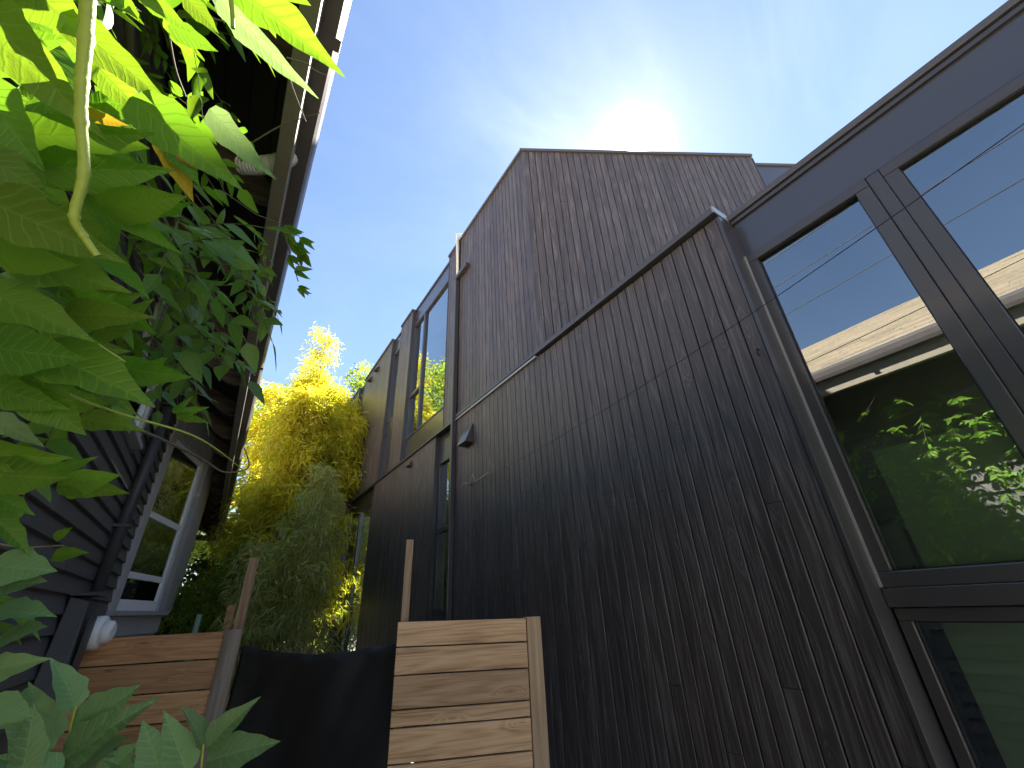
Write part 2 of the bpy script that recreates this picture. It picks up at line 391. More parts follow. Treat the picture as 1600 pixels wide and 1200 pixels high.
# metal faces of the recesses and returns
def win(y0, y1, z0, z1, X, fr=.045, mull=(), rail=(), depth=.07, room=1.2, blind=None, name='window', out=.012):
    """window in the plane x = X seen from -x"""
    f = MB(); xo, xi = X - out, X + depth
    f.box(xo, xi, y0, y1, z0, z0+fr); f.box(xo, xi, y0, y1, z1-fr, z1)
    f.box(xo, xi, y0, y0+fr, z0+fr, z1-fr); f.box(xo, xi, y1-fr, y1, z0+fr, z1-fr)
    for yy in mull: f.box(xo-.004, xi, yy-.03, yy+.03, z0+fr, z1-fr)
    for (ya, yb, zz) in rail: f.box(xo-.002, xi, ya, yb, zz-.025, zz+.025)
    w = f.build(name, M['metal'], house, bevel=.004)
    p = MB(); p.add([(X+.028, y0+fr, z0+fr+EZ), (X+.028, y1-fr, z0+fr+EZ), (X+.028, y1-fr, z1-fr+EZ), (X+.028, y0+fr, z1-fr+EZ)], [(3,2,1,0)])
    p.build('pane', M['glass'], w)
    if not room: return w
    r = MB()
    a, b, c, d = y0+.01, y1-.01, z0+.01, z1-.01
    x0, x1 = X+depth, X+room
    r.box(x1, x1+.05, a-.3, b+.3, c-.1, d+.1); r.box(x0, x1, a-.34, a-.3, c-.1, d+.1); r.box(x0, x1, b+.3, b+.34, c-.1, d+.1)
    r.box(x0, x1, a-.3, b+.3, c-.14, c-.1); r.box(x0, x1, a-.3, b+.3, d+.1, d+.14)
    r.build('room_lining', M['interior'], house)
    return w
X2 = D + r2
for (a, b, z0, z1) in ((5.43, 7.33, 5.50, TOP-.02), (5.43, 7.33, BELT+.03, 2.83), (8.03, 8.68, 5.50, TOP-.02), (8.03, 8.68, BELT+.03, 3.66),
                       (11.04, 11.66, 5.40, TOP-.02), (11.04, 11.66, BELT+.03, 3.72), (5.02, 5.70, 1.95, BELT-.02), (5.02, 5.70, BOT, -.06), (8.86, 11.2, 2.06, BELT-.02)):
    MB().box(X2, X2+.1, a, b, z0, z1).build('recessed_metal_panel', M['panel'], house)
for (yy, z0, z1) in ((7.33, BELT+.05, TOP-.05), (8.68, BELT+.05, TOP-.05), (11.66, BELT+.05, TOP-.05), (5.70, BOT, BELT-.02), (11.2, BOT, BELT-.02)):
    MB().box(D-.008, X2+.02, yy-.022, yy-.001, z0, z1).build('edge_trim', M['metal'], house)
for (yy, z0, z1) in ((5.43, BELT+.03, TOP-.05), (8.03, BELT+.05, TOP-.05), (11.04, BELT+.05, TOP-.05), (8.86, BOT, BELT-.02)):
    MB().box(D-.006, X2+.02, yy+.001, yy+.014, z0, z1).build('edge_trim', M['metal'], house)
MB().box(D-.006, X2+.02, 5.02, 5.445, BELT+.02, BELT+.048).build('soffit_trim', M['metal'], house)
win(5.45, 6.72, 2.83, 5.50, X2, room=0, fr=.03)
win(6.722, 7.305, 2.83, 5.50, X2, rail=((6.76, 7.27, 3.74),), room=0, out=.014, fr=.03)
il = MB(); il.box(X2+1.5, X2+1.6, 5.1, 7.7, 2.7, 5.6); il.box(X2+.08, X2+1.5, 5.1, 5.2, 2.7, 5.6); il.box(X2+.08, X2+1.5, 7.6, 7.7, 2.7, 5.6); il.box(X2+.08, X2+1.5, 5.2, 7.6, 2.6, 2.7); il.box(X2+.08, X2+1.5, 5.2, 7.6, 5.6, 5.7); il.build('room_lining', M['interior'], house)
win(8.045, 8.655, 3.66, 5.50, X2)
win(11.055, 11.635, 3.72, 5.40, X2)
win(5.10, 5.675, -.06, 1.95, X2, rail=((5.15, 5.63, .95),))
win(8.875, 10.0, BOT, 2.06, X2, room=0); win(10.002, 11.175, BOT, 2.06, X2, out=.014, room=0)
il = MB(); il.box(X2+1.2, X2+1.3, 8.6, 11.5, BOT, 2.2); il.box(X2+.08, X2+1.2, 8.5, 8.6, BOT, 2.2); il.box(X2+.08, X2+1.2, 11.5, 11.6, BOT, 2.2); il.build('room_lining', M['interior'], house)
# caps, belt flashing
cp = MB()
cp.hexa([(D-.03, 2.98, TOP-.05), (D+.32, 2.86, TOP-.05), (D+.32, 5.45, TOP-.05), (D-.03, 5.45, TOP-.05), (D-.03, 2.98, TOP), (D+.32, 2.86, TOP), (D+.32, 5.45, TOP), (D-.03, 5.45, TOP)])
cp.build('parapet_cap', M['cap'], house, bevel=.003)
for (a, b, xx) in ((5.45, 7.31, X2-.02), (7.31, 8.04, D-.03), (8.04, 8.66, X2-.02), (8.66, 11.05, D-.03), (11.05, 11.64, X2-.02), (11.64, 17.32, D-.03)):
    MB().box(xx, D+.32, a, b, TOP-.05, TOP-.001).build('parapet_cap', M['metal'], house)
fc = MB(); p0 = Vector((D, 2.985, TOP-.05+EZ)) - Fn*(-.03)
fc.obox(p0 - Fd*.03, Fd*3.57, -Fn*.30, Vector((0, 0, .052))); fc.build('parapet_cap', M['cap'], house, bevel=.003)
bf = MB(); bf.box(D-.035, D+.02, 2.99, 4.99, BELT+.012, BELT+.055); bf.build('belt_flashing', M['metal'], house, bevel=.002)
bf = MB(); bf.box(D-.028, D+.02, 3.02, 5.0, BELT-.022, BELT+.004); bf.build('belt_flashing', M['bright'], house, bevel=.002)
bf = MB(); bf.box(D-.035, D+.10, 5.02, 8.86, BELT-.02, BELT+.018); bf.box(D-.035, D+.10, 8.86, 17.3, BELT-.0201, BELT+.018); bf.build('belt_flashing', M['metal'], house)
lc = MB(); lc.box(D-.045, D+.22, .865, 3.0, BELT+.0, BELT+.052); lc.build('parapet_cap', M['cap'], house, bevel=.003)
MB().box(D-.047, D+.18, .852, .863, BELT-.002, BELT+.056).build('cap_end', M['bright'], house)
# roofs and hidden sides
rf = MB(); rf.hexa([(D+.32, 3.1, TOP-.25), (D+3.3, 1.5, TOP-.25), (D+3.3, 17.2, TOP-.25), (D+.32, 17.2, TOP-.25), (D+.32, 3.1, TOP-.12), (D+3.3, 1.5, TOP-.12), (D+3.3, 17.2, TOP-.12), (D+.32, 17.2, TOP-.12)]); rf.build('roof', M['cap'], house)
rf = MB(); rf.box(D+.32, D+9, -2.9, 3.2, BELT-.25, BELT-.10); rf.build('roof', M['cap'], house)
sw = MB(); sw.box(D+.02, D+9, 17.3, 17.5, BOT, TOP-.06); sw.box(D+8.9, D+9, -2.9, 17.3, BOT, BELT-.26); sw.build('rear_wall', M['backing'], house)
# metal panel beyond the end of the street-side boards
e0 = Vector((D, 2.985, 0)) + Fd*3.53 - Fn*.13
pe = MB(); pe.obox(e0 + Vector((0, 0, 2.2+EZ)), Fd*1.9, -Fn*.15, Vector((0, 0, TOP - 2.26))); pe.build('recessed_metal_panel', M['panel'], house)
pc = MB(); pc.obox(e0 + Fn*.02 + Fd*.012 + Vector((0, 0, TOP-.06+EZ)), Fd*1.92, -Fn*.2, Vector((0, 0, .05))); pc.build('parapet_cap', M['cap'], house)
et = MB(); et.obox(Vector((D, 2.985, 2.2+EZ)) + Fd*3.532 + Fn*.004, Fd*.02, -Fn*.16, Vector((0, 0, TOP-2.26))); et.build('edge_trim', M['metal'], house)
ct = MB(); ct.obox(Vector((D-.006, 2.965, BELT+.06+EZ)), (0.012, 0, 0), (0, .02, 0), (0, 0, TOP-BELT-.12)); ct.build('corner_trim', M['char'], house)

# --- near window bay, set back .16
XB = D + .16; BY0 = -2.6
bp_ = MB(); bp_.box(XB, XB+.15, BY0, .872, 2.03, BELT+.003); bp_.build('recessed_metal_panel', M['panel'], house)
MB().box(XB-.03, XB+.3, BY0, .862, BELT+.004, BELT+.050).build('parapet_cap', M['cap'], house, bevel=.003)
MB().box(XB-.016, XB+.01, BY0, .85, BELT-.035, BELT-.006).build('drip_edge', M['metal'], house)
MB().box(D-.012, XB+.02, .850, .873, BOT, BELT-.03).build('edge_trim', M['metal'], house, bevel=.002)
MB().box(XB-.03, XB-.018, .838, .849, .0, 2.02).build('edge_strip', M['bright'], house)
def big_window(y0, y1, z0, z1, name, xo, fr=.065, blind=0):
    f = MB()
    for (a, b, c, d) in ((y0, y1, z0, z0+fr), (y0, y1, z1-fr, z1), (y0, y0+fr, z0+fr, z1-fr), (y1-fr, y1, z0+fr, z1-fr)):
        f.box(xo, XB+.07, a, b, c, d)
    w = f.build(name, M['metal'], house, bevel=.005)
    p = MB(); xg = XB+.018
    p.add([(xg, y0+fr, z0+fr+EZ), (xg, y1-fr, z0+fr+EZ), (xg, y1-fr, z1-fr+EZ), (xg, y0+fr, z1-fr+EZ)], [(3,2,1,0)])
    p.build('pane', M['glass'], w)
    gb = MB(); q = fr - .004            # gasket
    for (a, b, c, d) in ((y0+q, y1-q, z0+q, z0+fr+.006), (y0+q, y1-q, z1-fr-.006, z1-q), (y0+q, y0+fr+.006, z0+fr+.006, z1-fr-.006), (y1-fr-.006, y1-q, z0+fr+.006, z1-fr-.006)):
        gb.box(xg-.008, xg-.001, a, b, c, d)
    gb.build('gasket', M['cable'], w)
    return w
big_window(.150, .848, -.002, 2.022, 'window', XB-.02)
big_window(-1.30, .085, -.002, 2.022, 'window', XB-.012)
big_window(-2.50, -1.36, -.002, 2.022, 'window', XB-.012)
MB().box(XB-.008, XB+.08, .0865, .1485, -.002, 2.022).build('mullion', M['metal'], house, bevel=.004)
MB().box(XB-.008, XB+.08, -1.3585, -1.3015, -.002, 2.022).build('mullion', M['metal'], house)
MB().box(XB-.024, XB+.09, BY0, .848, -.080, -.004).build('transom', M['metal'], house, bevel=.004)
big_window(-1.30, .840, BOT, -.083, 'window', XB-.005, fr=.05)
big_window(-2.50, -1.36, BOT, -.083, 'window', XB-.005, fr=.05)
MB().box(XB-.01, XB+.2, BY0-.1, .87, -1.70, BOT-.002).build('plinth', M['metal'], house)
MB().box(XB+.0, XB+.8, BY0-.3, BY0-.002, BOT, BELT).build('wall_structure', M['backing'], house)
# what is behind that glass
MB().box(XB+.11, XB+.116, -2.45, .73, BOT+.02, -.10).build('roller_shade', M['shade'], house, label='pale green shade behind the lower glass')
MB().box(XB+.13, XB+.136, -2.45, .70, .02, .62).build('roller_shade', M['shade'], house, label='pale green shade drawn halfway up the upper glass')
MB().box(XB+.12, XB+.15, -2.45, .72, .62, .65).build('shade_rail', M['trim'], house)
ch = MB()
for k in range(64): ch.box(XB+.098, XB+.106, .745, .753, -1.5+k*.021, -1.5+k*.021+.012)
MB().box(XB+.09, XB+.13, .733, .775, BOT+.02, -.17).build('shade_channel', M['cable'], house)
ch.build('bead_chain', M['sash'], house, stuff=True)
MB().box(XB+.10, XB+.13, .72, .80, .04, .25).build('window_latch', M['trim'], house)
MB().box(XB+.022, XB+.034, .315, .345, .064, .094).build('window_stop', M['cable'], house)
il = MB(); il.box(XB+2.4, XB+2.5, -3.2, 2.2, BOT, BELT-.3); il.box(XB+.16, XB+2.4, 2.1, 2.2, BOT, BELT-.3); il.box(XB+.16, XB+2.4, -3.3, -3.2, BOT, BELT-.3)
il.box(XB+.16, XB+2.4, -3.2, 2.1, BOT-.05, BOT); il.build('room_lining', M['interior'], house)
MB().box(XB+.16, XB+2.4, -3.2, 2.1, BELT-.35, BELT-.3).build('ceiling', M['eave'], house)

# downspout with its scupper arm
dp = MB(); dp.box(D-.075, D-.008, 4.965, 5.018, BOT, 4.97)
dps = dp.build('downspout', M['metal'], house, bevel=.006)
da = MB(); da.box(D-.078, D-.006, 4.60, 5.018, 4.975, 5.05); da.build('downspout_arm', M['metal'], dps, bevel=.006)
sc = MB(); sc.tube([(D-.03, 5.0, 5.05+EZ), (D-.04, 5.0, 5.5+EZ), (D-.06, 4.98, 5.85+EZ)], [.025, .025, .03]); sc.tube([(D-.06, 4.98, 5.84+EZ), (D-.1, 4.93, 5.98+EZ), (D+.05, 4.88, 6.03+EZ), (D+.12, 4.85, 5.97+EZ)], .028)
sc.build('pipe_outlet', M['pvc'], dps)
# vent hood
vh = MB(); y0, y1, zt, zb = 4.46, 4.70, 2.13, 1.86
vh.hexa([(D-.125, y0, zb), (D-.004, y0, zb), (D-.004, y1, zb), (D-.125, y1, zb), (D-.010, y0+.01, zt), (D-.004, y0+.01, zt), (D-.004, y1-.01, zt), (D-.010, y1-.01, zt)])
vh.build('vent_hood', M['metal'], house, bevel=.003, label='wedge shaped vent hood beside the downspout')
def small_vent(y, z, s=.07):
    v = MB(); v.hexa([(D-s, y, z), (D-.004, y, z), (D-.004, y+s*1.6, z), (D-s, y+s*1.6, z), (D-.012, y, z+s*1.2), (D-.004, y, z+s*1.2), (D-.004, y+s*1.6, z+s*1.2), (D-.012, y+s*1.6, z+s*1.2)])
    v.build('small_vent', M['metal'], house)
for px, py in ((592, 578), (581, 594), (549, 641), (542, 652)):
    r = ray(px, py); p = r * (D / r.x); small_vent(p.y, p.z, .10)
r = ray(644, 728); p = r * (D / r.x); small_vent(p.y, p.z, .08)
hk = MB(); r = ray(1186, 548); p = r * (D / r.x); p.z += EZ
hk.tube([p + Vector((0, 0, .01)), p + Vector((-.03, 0, .0)), p + Vector((-.045, -.004, -.03)), p + Vector((-.03, -.004, -.045))], .005, 6); hk.build('cable_hook', M['cable'], house)

# ------------------------------------------------------------------ the old grey house on the left
WX = -.77; GH = 2.2
old = thing('old_house', 'old house with dark grey lap siding, exposed rafter tails and a brown gutter', 'house', (-4, 5, 0))
YE, YS = 15.4, -3.2
# siding: each lap board a piece, with butt joints
EXP = .112; z = -1.5; k = 0
wins = [(3.28, 4.22, 1.22, 2.10)]
while z < 2.35:
    lens = [YS]
    y = YS + random.uniform(1.2, 3.2)
    while y < 14.2: lens.append(y); y += random.uniform(2.4, 3.6)
    lens.append(15.0)
    for a, b in zip(lens, lens[1:]):
        parts = [(a + .0015, b - .0015)]
        # leave openings for the window and the bay
        for (wa, wb, za, zb) in [(3.24, 4.26, 1.20, 2.4), (5.76, 12.0, -.1, 2.4)]:
            if z + EXP > za and z < zb:
                np_ = []
                for (p, q) in parts:
                    if q <= wa or p >= wb: np_.append((p, q)); continue
                    if p < wa: np_.append((p, wa))
                    if q > wb: np_.append((wb, q))
                parts = np_
        for (p, q) in parts:
            if q - p < .03: continue
            dz = random.uniform(-.001, .001)
            m_ = MB(); m_.hexa([(WX-.02, p, z), (WX+.017+dz, p, z), (WX+.017+dz, q, z), (WX-.02, q, z),
                                (WX-.02, p, z+EXP+.012), (WX-.008, p, z+EXP+.012), (WX-.008, q, z+EXP+.012), (WX-.02, q, z+EXP+.012)])
            m_.build('siding_board', M['siding'], old, bevel=.002)
    z += EXP
wl = MB(); wl.box(WX-.2, WX-.021, YS, 3.26, BOT, 2.5); wl.box(WX-.2, WX-.021, 3.26, 4.24, BOT, 1.22); wl.box(WX-.2, WX-.021, 4.24, 5.80, BOT, 2.5)
wl.box(WX-.2, WX-.021, 5.80, 15.0, BOT, -.2); wl.box(WX-.2, WX-.021, 9.2, 15.0, -.2, 2.5)
wl.box(-8, WX-.2, 14.9, 15.0, BOT, 2.5); wl.box(-8, WX-.2, YS, YS+.1, BOT, 2.5)
wl.build('wall_structure', M['backing'], old)
MB().box(-8, WX-.03, YS, 15.0, -1.68, BOT).build('foundation', M['trim'], old)
# high window near the pipe
w1 = MB(); f = .085
for (a, b, c, d) in ((3.27, 4.23, 1.21, 1.25), (3.30, 3.30+f, 1.25, 2.1), (4.20-f, 4.20, 1.25, 2.1), (3.30, 4.20, 2.1, 2.2)):
    w1.box(WX-.03, WX+(.06 if d < 1.3 else .03), a, b, c, d)
w1o = w1.build('window', M['trim'], old, bevel=.004, label='small high window with a sunlit sill')
w2 = MB()
for (a, b, c, d) in ((3.386, 4.114, 1.252, 1.31), (3.386, 4.114, 2.03, 2.098), (3.386, 3.44, 1.31, 2.03), (4.06, 4.114, 1.31, 2.03), (3.44, 4.06, 1.66, 1.70)):
    w2.box(WX-.02, WX+.012, a, b, c, d)
w2.build('sash', M['sash'], w1o, bevel=.003)
MB().box(WX-.008, WX-.004, 3.44, 4.06, 1.31, 2.03).build('pane', M['glass_old'], w1o)
MB().box(WX-.5, WX-.45, 3.2, 4.3, 1.1, 2.3).build('curtain', M['eave'], w1o)
# bay: three faces; the near one turns 14 degrees off the wall
ba = R(14); bd = Vector((math.sin(ba), math.cos(ba), 0)); bn = Vector((math.cos(ba), -math.sin(ba), 0))
B0 = Vector((WX + .005, 5.72, EZ)); BLn = 1.36; Z0, Z1 = .11, 2.02
def fbox(mb, a, b, z0, z1, o0=-.03, o1=.02, base=B0, d=bd, n=bn):
    mb.obox(base + d*a + n*o0 + Vector((0, 0, z0)), d*(b-a), Vector((0, 0, z1-z0)), n*(o1-o0)); return mb
bay = MB()
cw = .13
fbox(bay, 0, cw, Z0, Z1, -.04, .022); fbox(bay, BLn-cw*1.5, BLn, Z0, Z1, -.04, .022); fbox(bay, cw, BLn-cw*1.5, Z1-.15, Z1, -.04, .020)
fbox(bay, 0, BLn, Z1, 2.30, -.04, .019)
bayo = bay.build('bay_window', M['trim'], old, bevel=.005, label='tall grey framed bay window with white sashes')
si = MB(); fbox(si, -.05, BLn+.05, Z0-.045, Z0-.001, -.05, .065); fbox(si, -.02, BLn+.01, Z0-.22, Z0-.046, -.04, .018)
fbox(si, -.01, BLn, Z0-.30, Z0-.221, -.04, -.004); si.build('sill', M['trim'], bayo, bevel=.004)
sa = MB(); a0, a1 = cw+.002, BLn-cw*1.5-.002; sw_ = .055
zt, zb = Z1-.152, Z0+.001; zm = 1.02; zl = .43
# upper sash set outside, lower sash behind it
fbox(sa, a0, a0+sw_*.7, zb, zt, -.03, .002); fbox(sa, a1-sw_*.9, a1, zb, zt, -.03, .002)
fbox(sa, a0+sw_*.7, a1-sw_*.9, zt-.06, zt, -.03, .001); fbox(sa, a0+sw_*.7, a1-sw_*.9, zm-.035, zm+.03, -.03, .004)
fbox(sa, a0+sw_*.7, a1-sw_*.9, zl-.03, zl+.03, -.03, -.002); fbox(sa, a0+sw_*.7, a1-sw_*.9, zb, zb+.10, -.03, .0015)
sa.build('sash', M['sash'], bayo, bevel=.003)
pa = MB(); fbox(pa, a0+.03, a1-.04, zl+.03, zt-.05, -.016, -.012); pa.build('pane', M['glass_old'], bayo)
pa = MB(); fbox(pa, a0+.03, a1-.04, zb+.09, zl-.03, -.28, -.27); pa.build('screen', M['cable'], bayo)
B1 = B0 + bd*BLn
b2 = MB(); fbox(b2, .002, 2.2, Z0, 2.3, -.04, .02, B1 - Vector((0, 0, 0)), Vector((0, 1, 0)), Vector((1, 0, 0)))
b2.build('bay_front', M['trim'], bayo, bevel=.004)
b3 = MB(); dd = Vector((-math.sin(ba), math.cos(ba), 0)); fbox(b3, .002, 1.3, Z0, 2.3, -.04, .02, B1 + Vector((0, 2.2, 0)), dd, Vector((math.cos(ba), math.sin(ba), 0))); b3.build('bay_side', M['trim'], bayo)
MB().box(-3.0, -2.95, 5.0, 9.5, -.3, 2.5).build('room_lining', M['eave'], old)
MB().box(-3.0, WX-.2, 5.3, 9.3, -.35, -.3).build('room_floor', M['eave'], old)
# gutter, fascia, rafters, eave boards, roof
gu = MB(); prof = [(-.14, 2.19), (-.14, 2.085), (-.078, 2.085), (-.066, 2.12), (-.058, 2.17), (-.058, 2.20), (-.064, 2.20), (-.068, 2.17), (-.076, 2.125), (-.084, 2.095), (-.134, 2.095), (-.134, 2.19)]
vs = [(x, y, zz+EZ) for y in (YS, YE+.03) for (x, zz) in prof]; n = len(prof)
gu.add(vs, [tuple(range(n))[::-1], tuple(range(n, 2*n))] + [(i, (i+1) % n, n+(i+1) % n, n+i) for i in range(n)])
guo = gu.build('gutter', M['gutter'], old)
for yy in (-2.0, 1.05, 4.1, 7.2, 10.2, 13.2):
    MB().box(-.1405, -.0555, yy, yy+.05, 2.081, 2.0845).build('gutter_seam', M['gutter'], guo)
MB().box(-.0605, -.0565, YS, YE+.03, 2.1985, 2.2055).build('gutter_lip', M['bright'], guo)
MB().box(-.205, -.1403, YS, YE, 1.93, 2.20).build('fascia', M['fascia'], old, bevel=.004)
MB().box(-.2065, -.140, YE-.05, YE+.005, 1.92, 2.20).build('fascia_end', M['fascia'], old)
pitch = math.tan(R(28.5))
def roofz(x): return 2.16 + (-.17 - x) * pitch
y = -4.6; k = 0
while y < 15.3:
    # tail: wavy lower edge
    xs = [-.207, -.26, -.33, -.40, -.48, -.56, -.65, -.80, -1.1]
    dp_ = [.13, .17, .195, .185, .150, .145, .165, .17, .17]
    tp = [(x, roofz(x) - .012) for x in xs]; bt = [(x, roofz(x) - .012 - d) for x, d in zip(xs, dp_)]
    pr = tp + bt[::-1]; n = len(pr); wv = .045
    m_ = MB(); vs = [(x, yy, zz+EZ) for yy in (y, y+wv) for (x, zz) in pr]
    m_.add(vs, [tuple(range(n)), tuple(range(n, 2*n))[::-1]] + [((i+1) % n, i, n+i, n+(i+1) % n) for i in range(n)])
    m_.build('rafter_tail', M['rafter'], old)
    y += .825; k += 1
eb = MB()
for i in range(8):
    xa = -.15 - i*.118; xb = xa - .112
    eb.hexa([(xb, YS, roofz(xb)), (xa, YS, roofz(xa)), (xa, YE, roofz(xa)), (xb, YE, roofz(xb)), (xb, YS, roofz(xb)+.02), (xa, YS, roofz(xa)+.02), (xa, YE, roofz(xa)+.02), (xb, YE, roofz(xb)+.02)])
eb.build('eave_boards', M['eave'], old)
MB().box(-.20, -1.15, YE-.08, YE-.03, 1.99, 2.14).build('barge_board', M['rafter'], old)
ro = MB()                                  # shingle courses, each lapping the one below
x = -.10
while x > -6.2:
    for s0 in range(1):
        x2 = x - .14
        za, zb2 = roofz(x)+.028, roofz(x2)+.028
        y = YS - .05
        while y < YE + .05:
            y2 = min(y + random.choice((.32, .45, .6, .9)), YE + .08); j = random.uniform(0, .004); dx = random.uniform(-.006, .006)
            ro.hexa([(x2-.01, y, zb2), (x+dx, y, za), (x+dx, y2-.004, za), (x2-.01, y2-.004, zb2), (x2-.01, y, zb2+.006), (x+dx, y, za+.016+j), (x+dx, y2-.004, za+.016+j), (x2-.01, y2-.004, zb2+.006)])
            y = y2
    x -= .135
roo = ro.build('shingle_courses', M['shingle'], old, stuff=True)
rb = MB(); rb.hexa([(-6.3, YS, roofz(-6.3)-.1), (-.15, YS, roofz(-.15)+.0201), (-.15, YE, roofz(-.15)+.0201), (-6.3, YE, roofz(-6.3)-.1), (-6.3, YS, roofz(-6.3)+.025), (-.12, YS, roofz(-.12)+.026), (-.12, YE, roofz(-.12)+.026), (-6.3, YE, roofz(-6.3)+.025)])
rb.hexa([(-12, YS, 2.0), (-6.3, YS, roofz(-6.3)-.1), (-6.3, YE, roofz(-6.3)-.1), (-12, YE, 2.0), (-12, YS, 2.1), (-6.3, YS, roofz(-6.3)+.03), (-6.3, YE, roofz(-6.3)+.03), (-12, YE, 2.1)])
rb.build('roof_deck', M['eave'], old)
# downspout on the siding with its box, and the white gutter elbow
pp = MB(); pp.tube([(WX+.06, 4.62, 2.25+EZ), (WX+.06, 4.63, 1.2+EZ), (WX+.058, 4.60, .22+EZ)], .042, 14); ppo = pp.build('wall_pipe', M['pipe'], old)
ps = MB()
for zz in (1.75, .68): ps.box(WX+.0, WX+.11, 4.565, 4.68, zz, zz+.02)
ps.build('pipe_strap', M['pipe'], ppo)
eg = at(438, 250, 1.0); r = ray(452, 243); Pg = r*(2.08/r.z) + Vector((0, 0, EZ)); r = ray(438, 262); Pk = r*(1.98/r.z) + Vector((0, 0, EZ)); r = ray(375, 258); Pe = r*(2.02/r.z) + Vector((0, 0, EZ))
el_pts = []; rs = []
for i in range(49):
    t = i/48; a = Pg.lerp(Pk, t); b = Pk.lerp(Pe, t); el_pts.append(a.lerp(b, t)); rs.append(.041 + (.0045 if i % 2 else 0))
ebm = MB(); ebm.tube(el_pts, rs, 18); eo = ebm.build('corrugated_elbow', M['pvc'], old)
for p_ in eo.data.polygons: p_.use_smooth = False
# utility box and meter
ub = MB(); ub.hexa([(WX+.018, 4.02, -.42), (WX+.15, 4.02, -.42), (WX+.15, 4.40, -.42), (WX+.018, 4.40, -.42), (WX+.018, 4.08, .17), (WX+.12, 4.08, .14), (WX+.12, 4.42, .14), (WX+.018, 4.42, .17)])
ubr = thing('utility_box', 'dark grey painted utility box at the foot of the wall pipe', 'utility box', (WX+.08, 4.2, EZ-.42))
ub.build('cabinet', M['pipe'], ubr, bevel=.008)
MB().box(WX+.018, WX+.140, 4.06, 4.44, .171, .185).build('lid', M['pipe'], ubr, bevel=.003)
MB().box(WX+.151, WX+.156, 4.10, 4.32, -.36, .05).build('door', M['pipe'], ubr, bevel=.002)
mt_ = thing('electric_meter', 'round white meter beside the dark utility box', 'meter', (WX+.2, 4.55, EZ-.1))
me = MB(); c0 = Vector((WX+.02, 4.50, -.05+EZ)); ax = Vector((1, -.15, 0)).normalized(); me.tube([c0, c0+ax*.10, c0+ax*.105, c0+ax*.17, c0+ax*.18], [.085, .085, .105, .105, .092], 24); me.build('housing', M['sash'], mt_)
me = MB(); me.tube([c0+ax*.1805, c0+ax*.22, c0+ax*.235], [.075, .07, .05], 20); me.build('dial_cover', M['sash'], mt_)
me = MB(); me.tube([c0+ax*.181, c0+ax*.186], .066, 20); me.build('dial', M['pipe'], mt_)

# ------------------------------------------------------------------ fences
FZ = EZ
def fence(Lp, Rp, zL, zR, heights, matb, name, label, skew=0, th=.022, gap=.008, z_bottom=None):
    """horizontal boards between plan points Lp and Rp, top at heights zL, zR"""
    Lp = Vector((*Lp, 0)); Rp = Vector((*Rp, 0)); d = (Rp-Lp).normalized(); n = Vector((d.y, -d.x, 0))
    root = thing(name, label, 'fence', (Lp + Rp)/2)
    a = math.atan2(d.y, d.x); ln = (Rp-Lp).length
    zl, zr = zL + EZ, zR + EZ
    for h in heights:
        if zl - h < .02: break
        j = random.uniform(-.002, .002); bow = random.uniform(-.002, .002)
        m_ = MB()
        nseg = 6; vs = []
        for i in range(nseg+1):
            t = i/nseg; zt_ = zl*(1-t)+zr*t; w1_ = random.uniform(-.0015, .0015)
            for (o_, zz) in ((0, zt_-h+gap+w1_), (th, zt_-h+gap+w1_), (th, zt_), (0, zt_)):
                vs.append((t*ln, -o_ + j + bow*math.sin(t*3.14), zz))
        fs = [(3,2,1,0), tuple(nseg*4+q for q in (0,1,2,3))]
        for i in range(nseg):
            for q in range(4): fs.append((i*4+q, i*4+(q+1)%4, (i+1)*4+(q+1)%4, (i+1)*4+q))
        m_.add(vs, fs)
        c = Vector((ln/2, 0, zl - h)); me_ = m_.mesh('fence_board', c); me_.materials.append(matb)
        ob = bpy.data.objects.new('fence_board', me_); link(ob, root, Lp + d*(ln/2) + Vector((0, 0, zl-h)))
        ob.rotation_euler.z = a
        bv = ob.modifiers.new('bevel', 'BEVEL'); bv.width = .0025; bv.segments = 2
        zl -= h; zr -= h
    return root, d, n
rl = ray(622, 972)*(2.56/649); rr = ray(820, 966)*(2.74/649)
fR, dR, nR = fence((rl.x, rl.y), (rr.x, rr.y), rl.z, rr.z, [.135, .14, .163, .08, .155, .175, .10, .165, .14, .14, .16, .1], M['cedar'], 'slatted_fence',
                   'short fence panel of pale new cedar boards in front of the black wall')
Rp = Vector((rr.x, rr.y, 0))
tr_ = MB(); tr_.obox(Rp + dR*.004 - nR*(-.03) + Vector((0, 0, .03)), dR*.095, -nR*.09, (0, 0, rr.z+EZ-.03+.006)); tr_.build('end_post', M['cedar_post'], fR, bevel=.003)
ll = ray(120, 1000)*(3.02/649); lr = ray(380, 985)*(3.2/649)
fL, dL, nL = fence((ll.x, ll.y), (lr.x, lr.y), ll.z, lr.z, [.178, .185, .175, .12, .15, .17, .17, .17, .17], M['cedar_old'], 'board_fence', 'older reddish brown board fence beside the grey house with grey end trim', gap=.010)
Lp_ = Vector((lr.x, lr.y, 0))
tr_ = MB(); tr_.obox(Lp_ - dL*.11 + nL*.026 + Vector((0, 0, .03)), dL*.115, nL*.022, (0, 0, lr.z+EZ-.02)); tr_.build('trim_board', M['grey_post'], fL, bevel=.003)
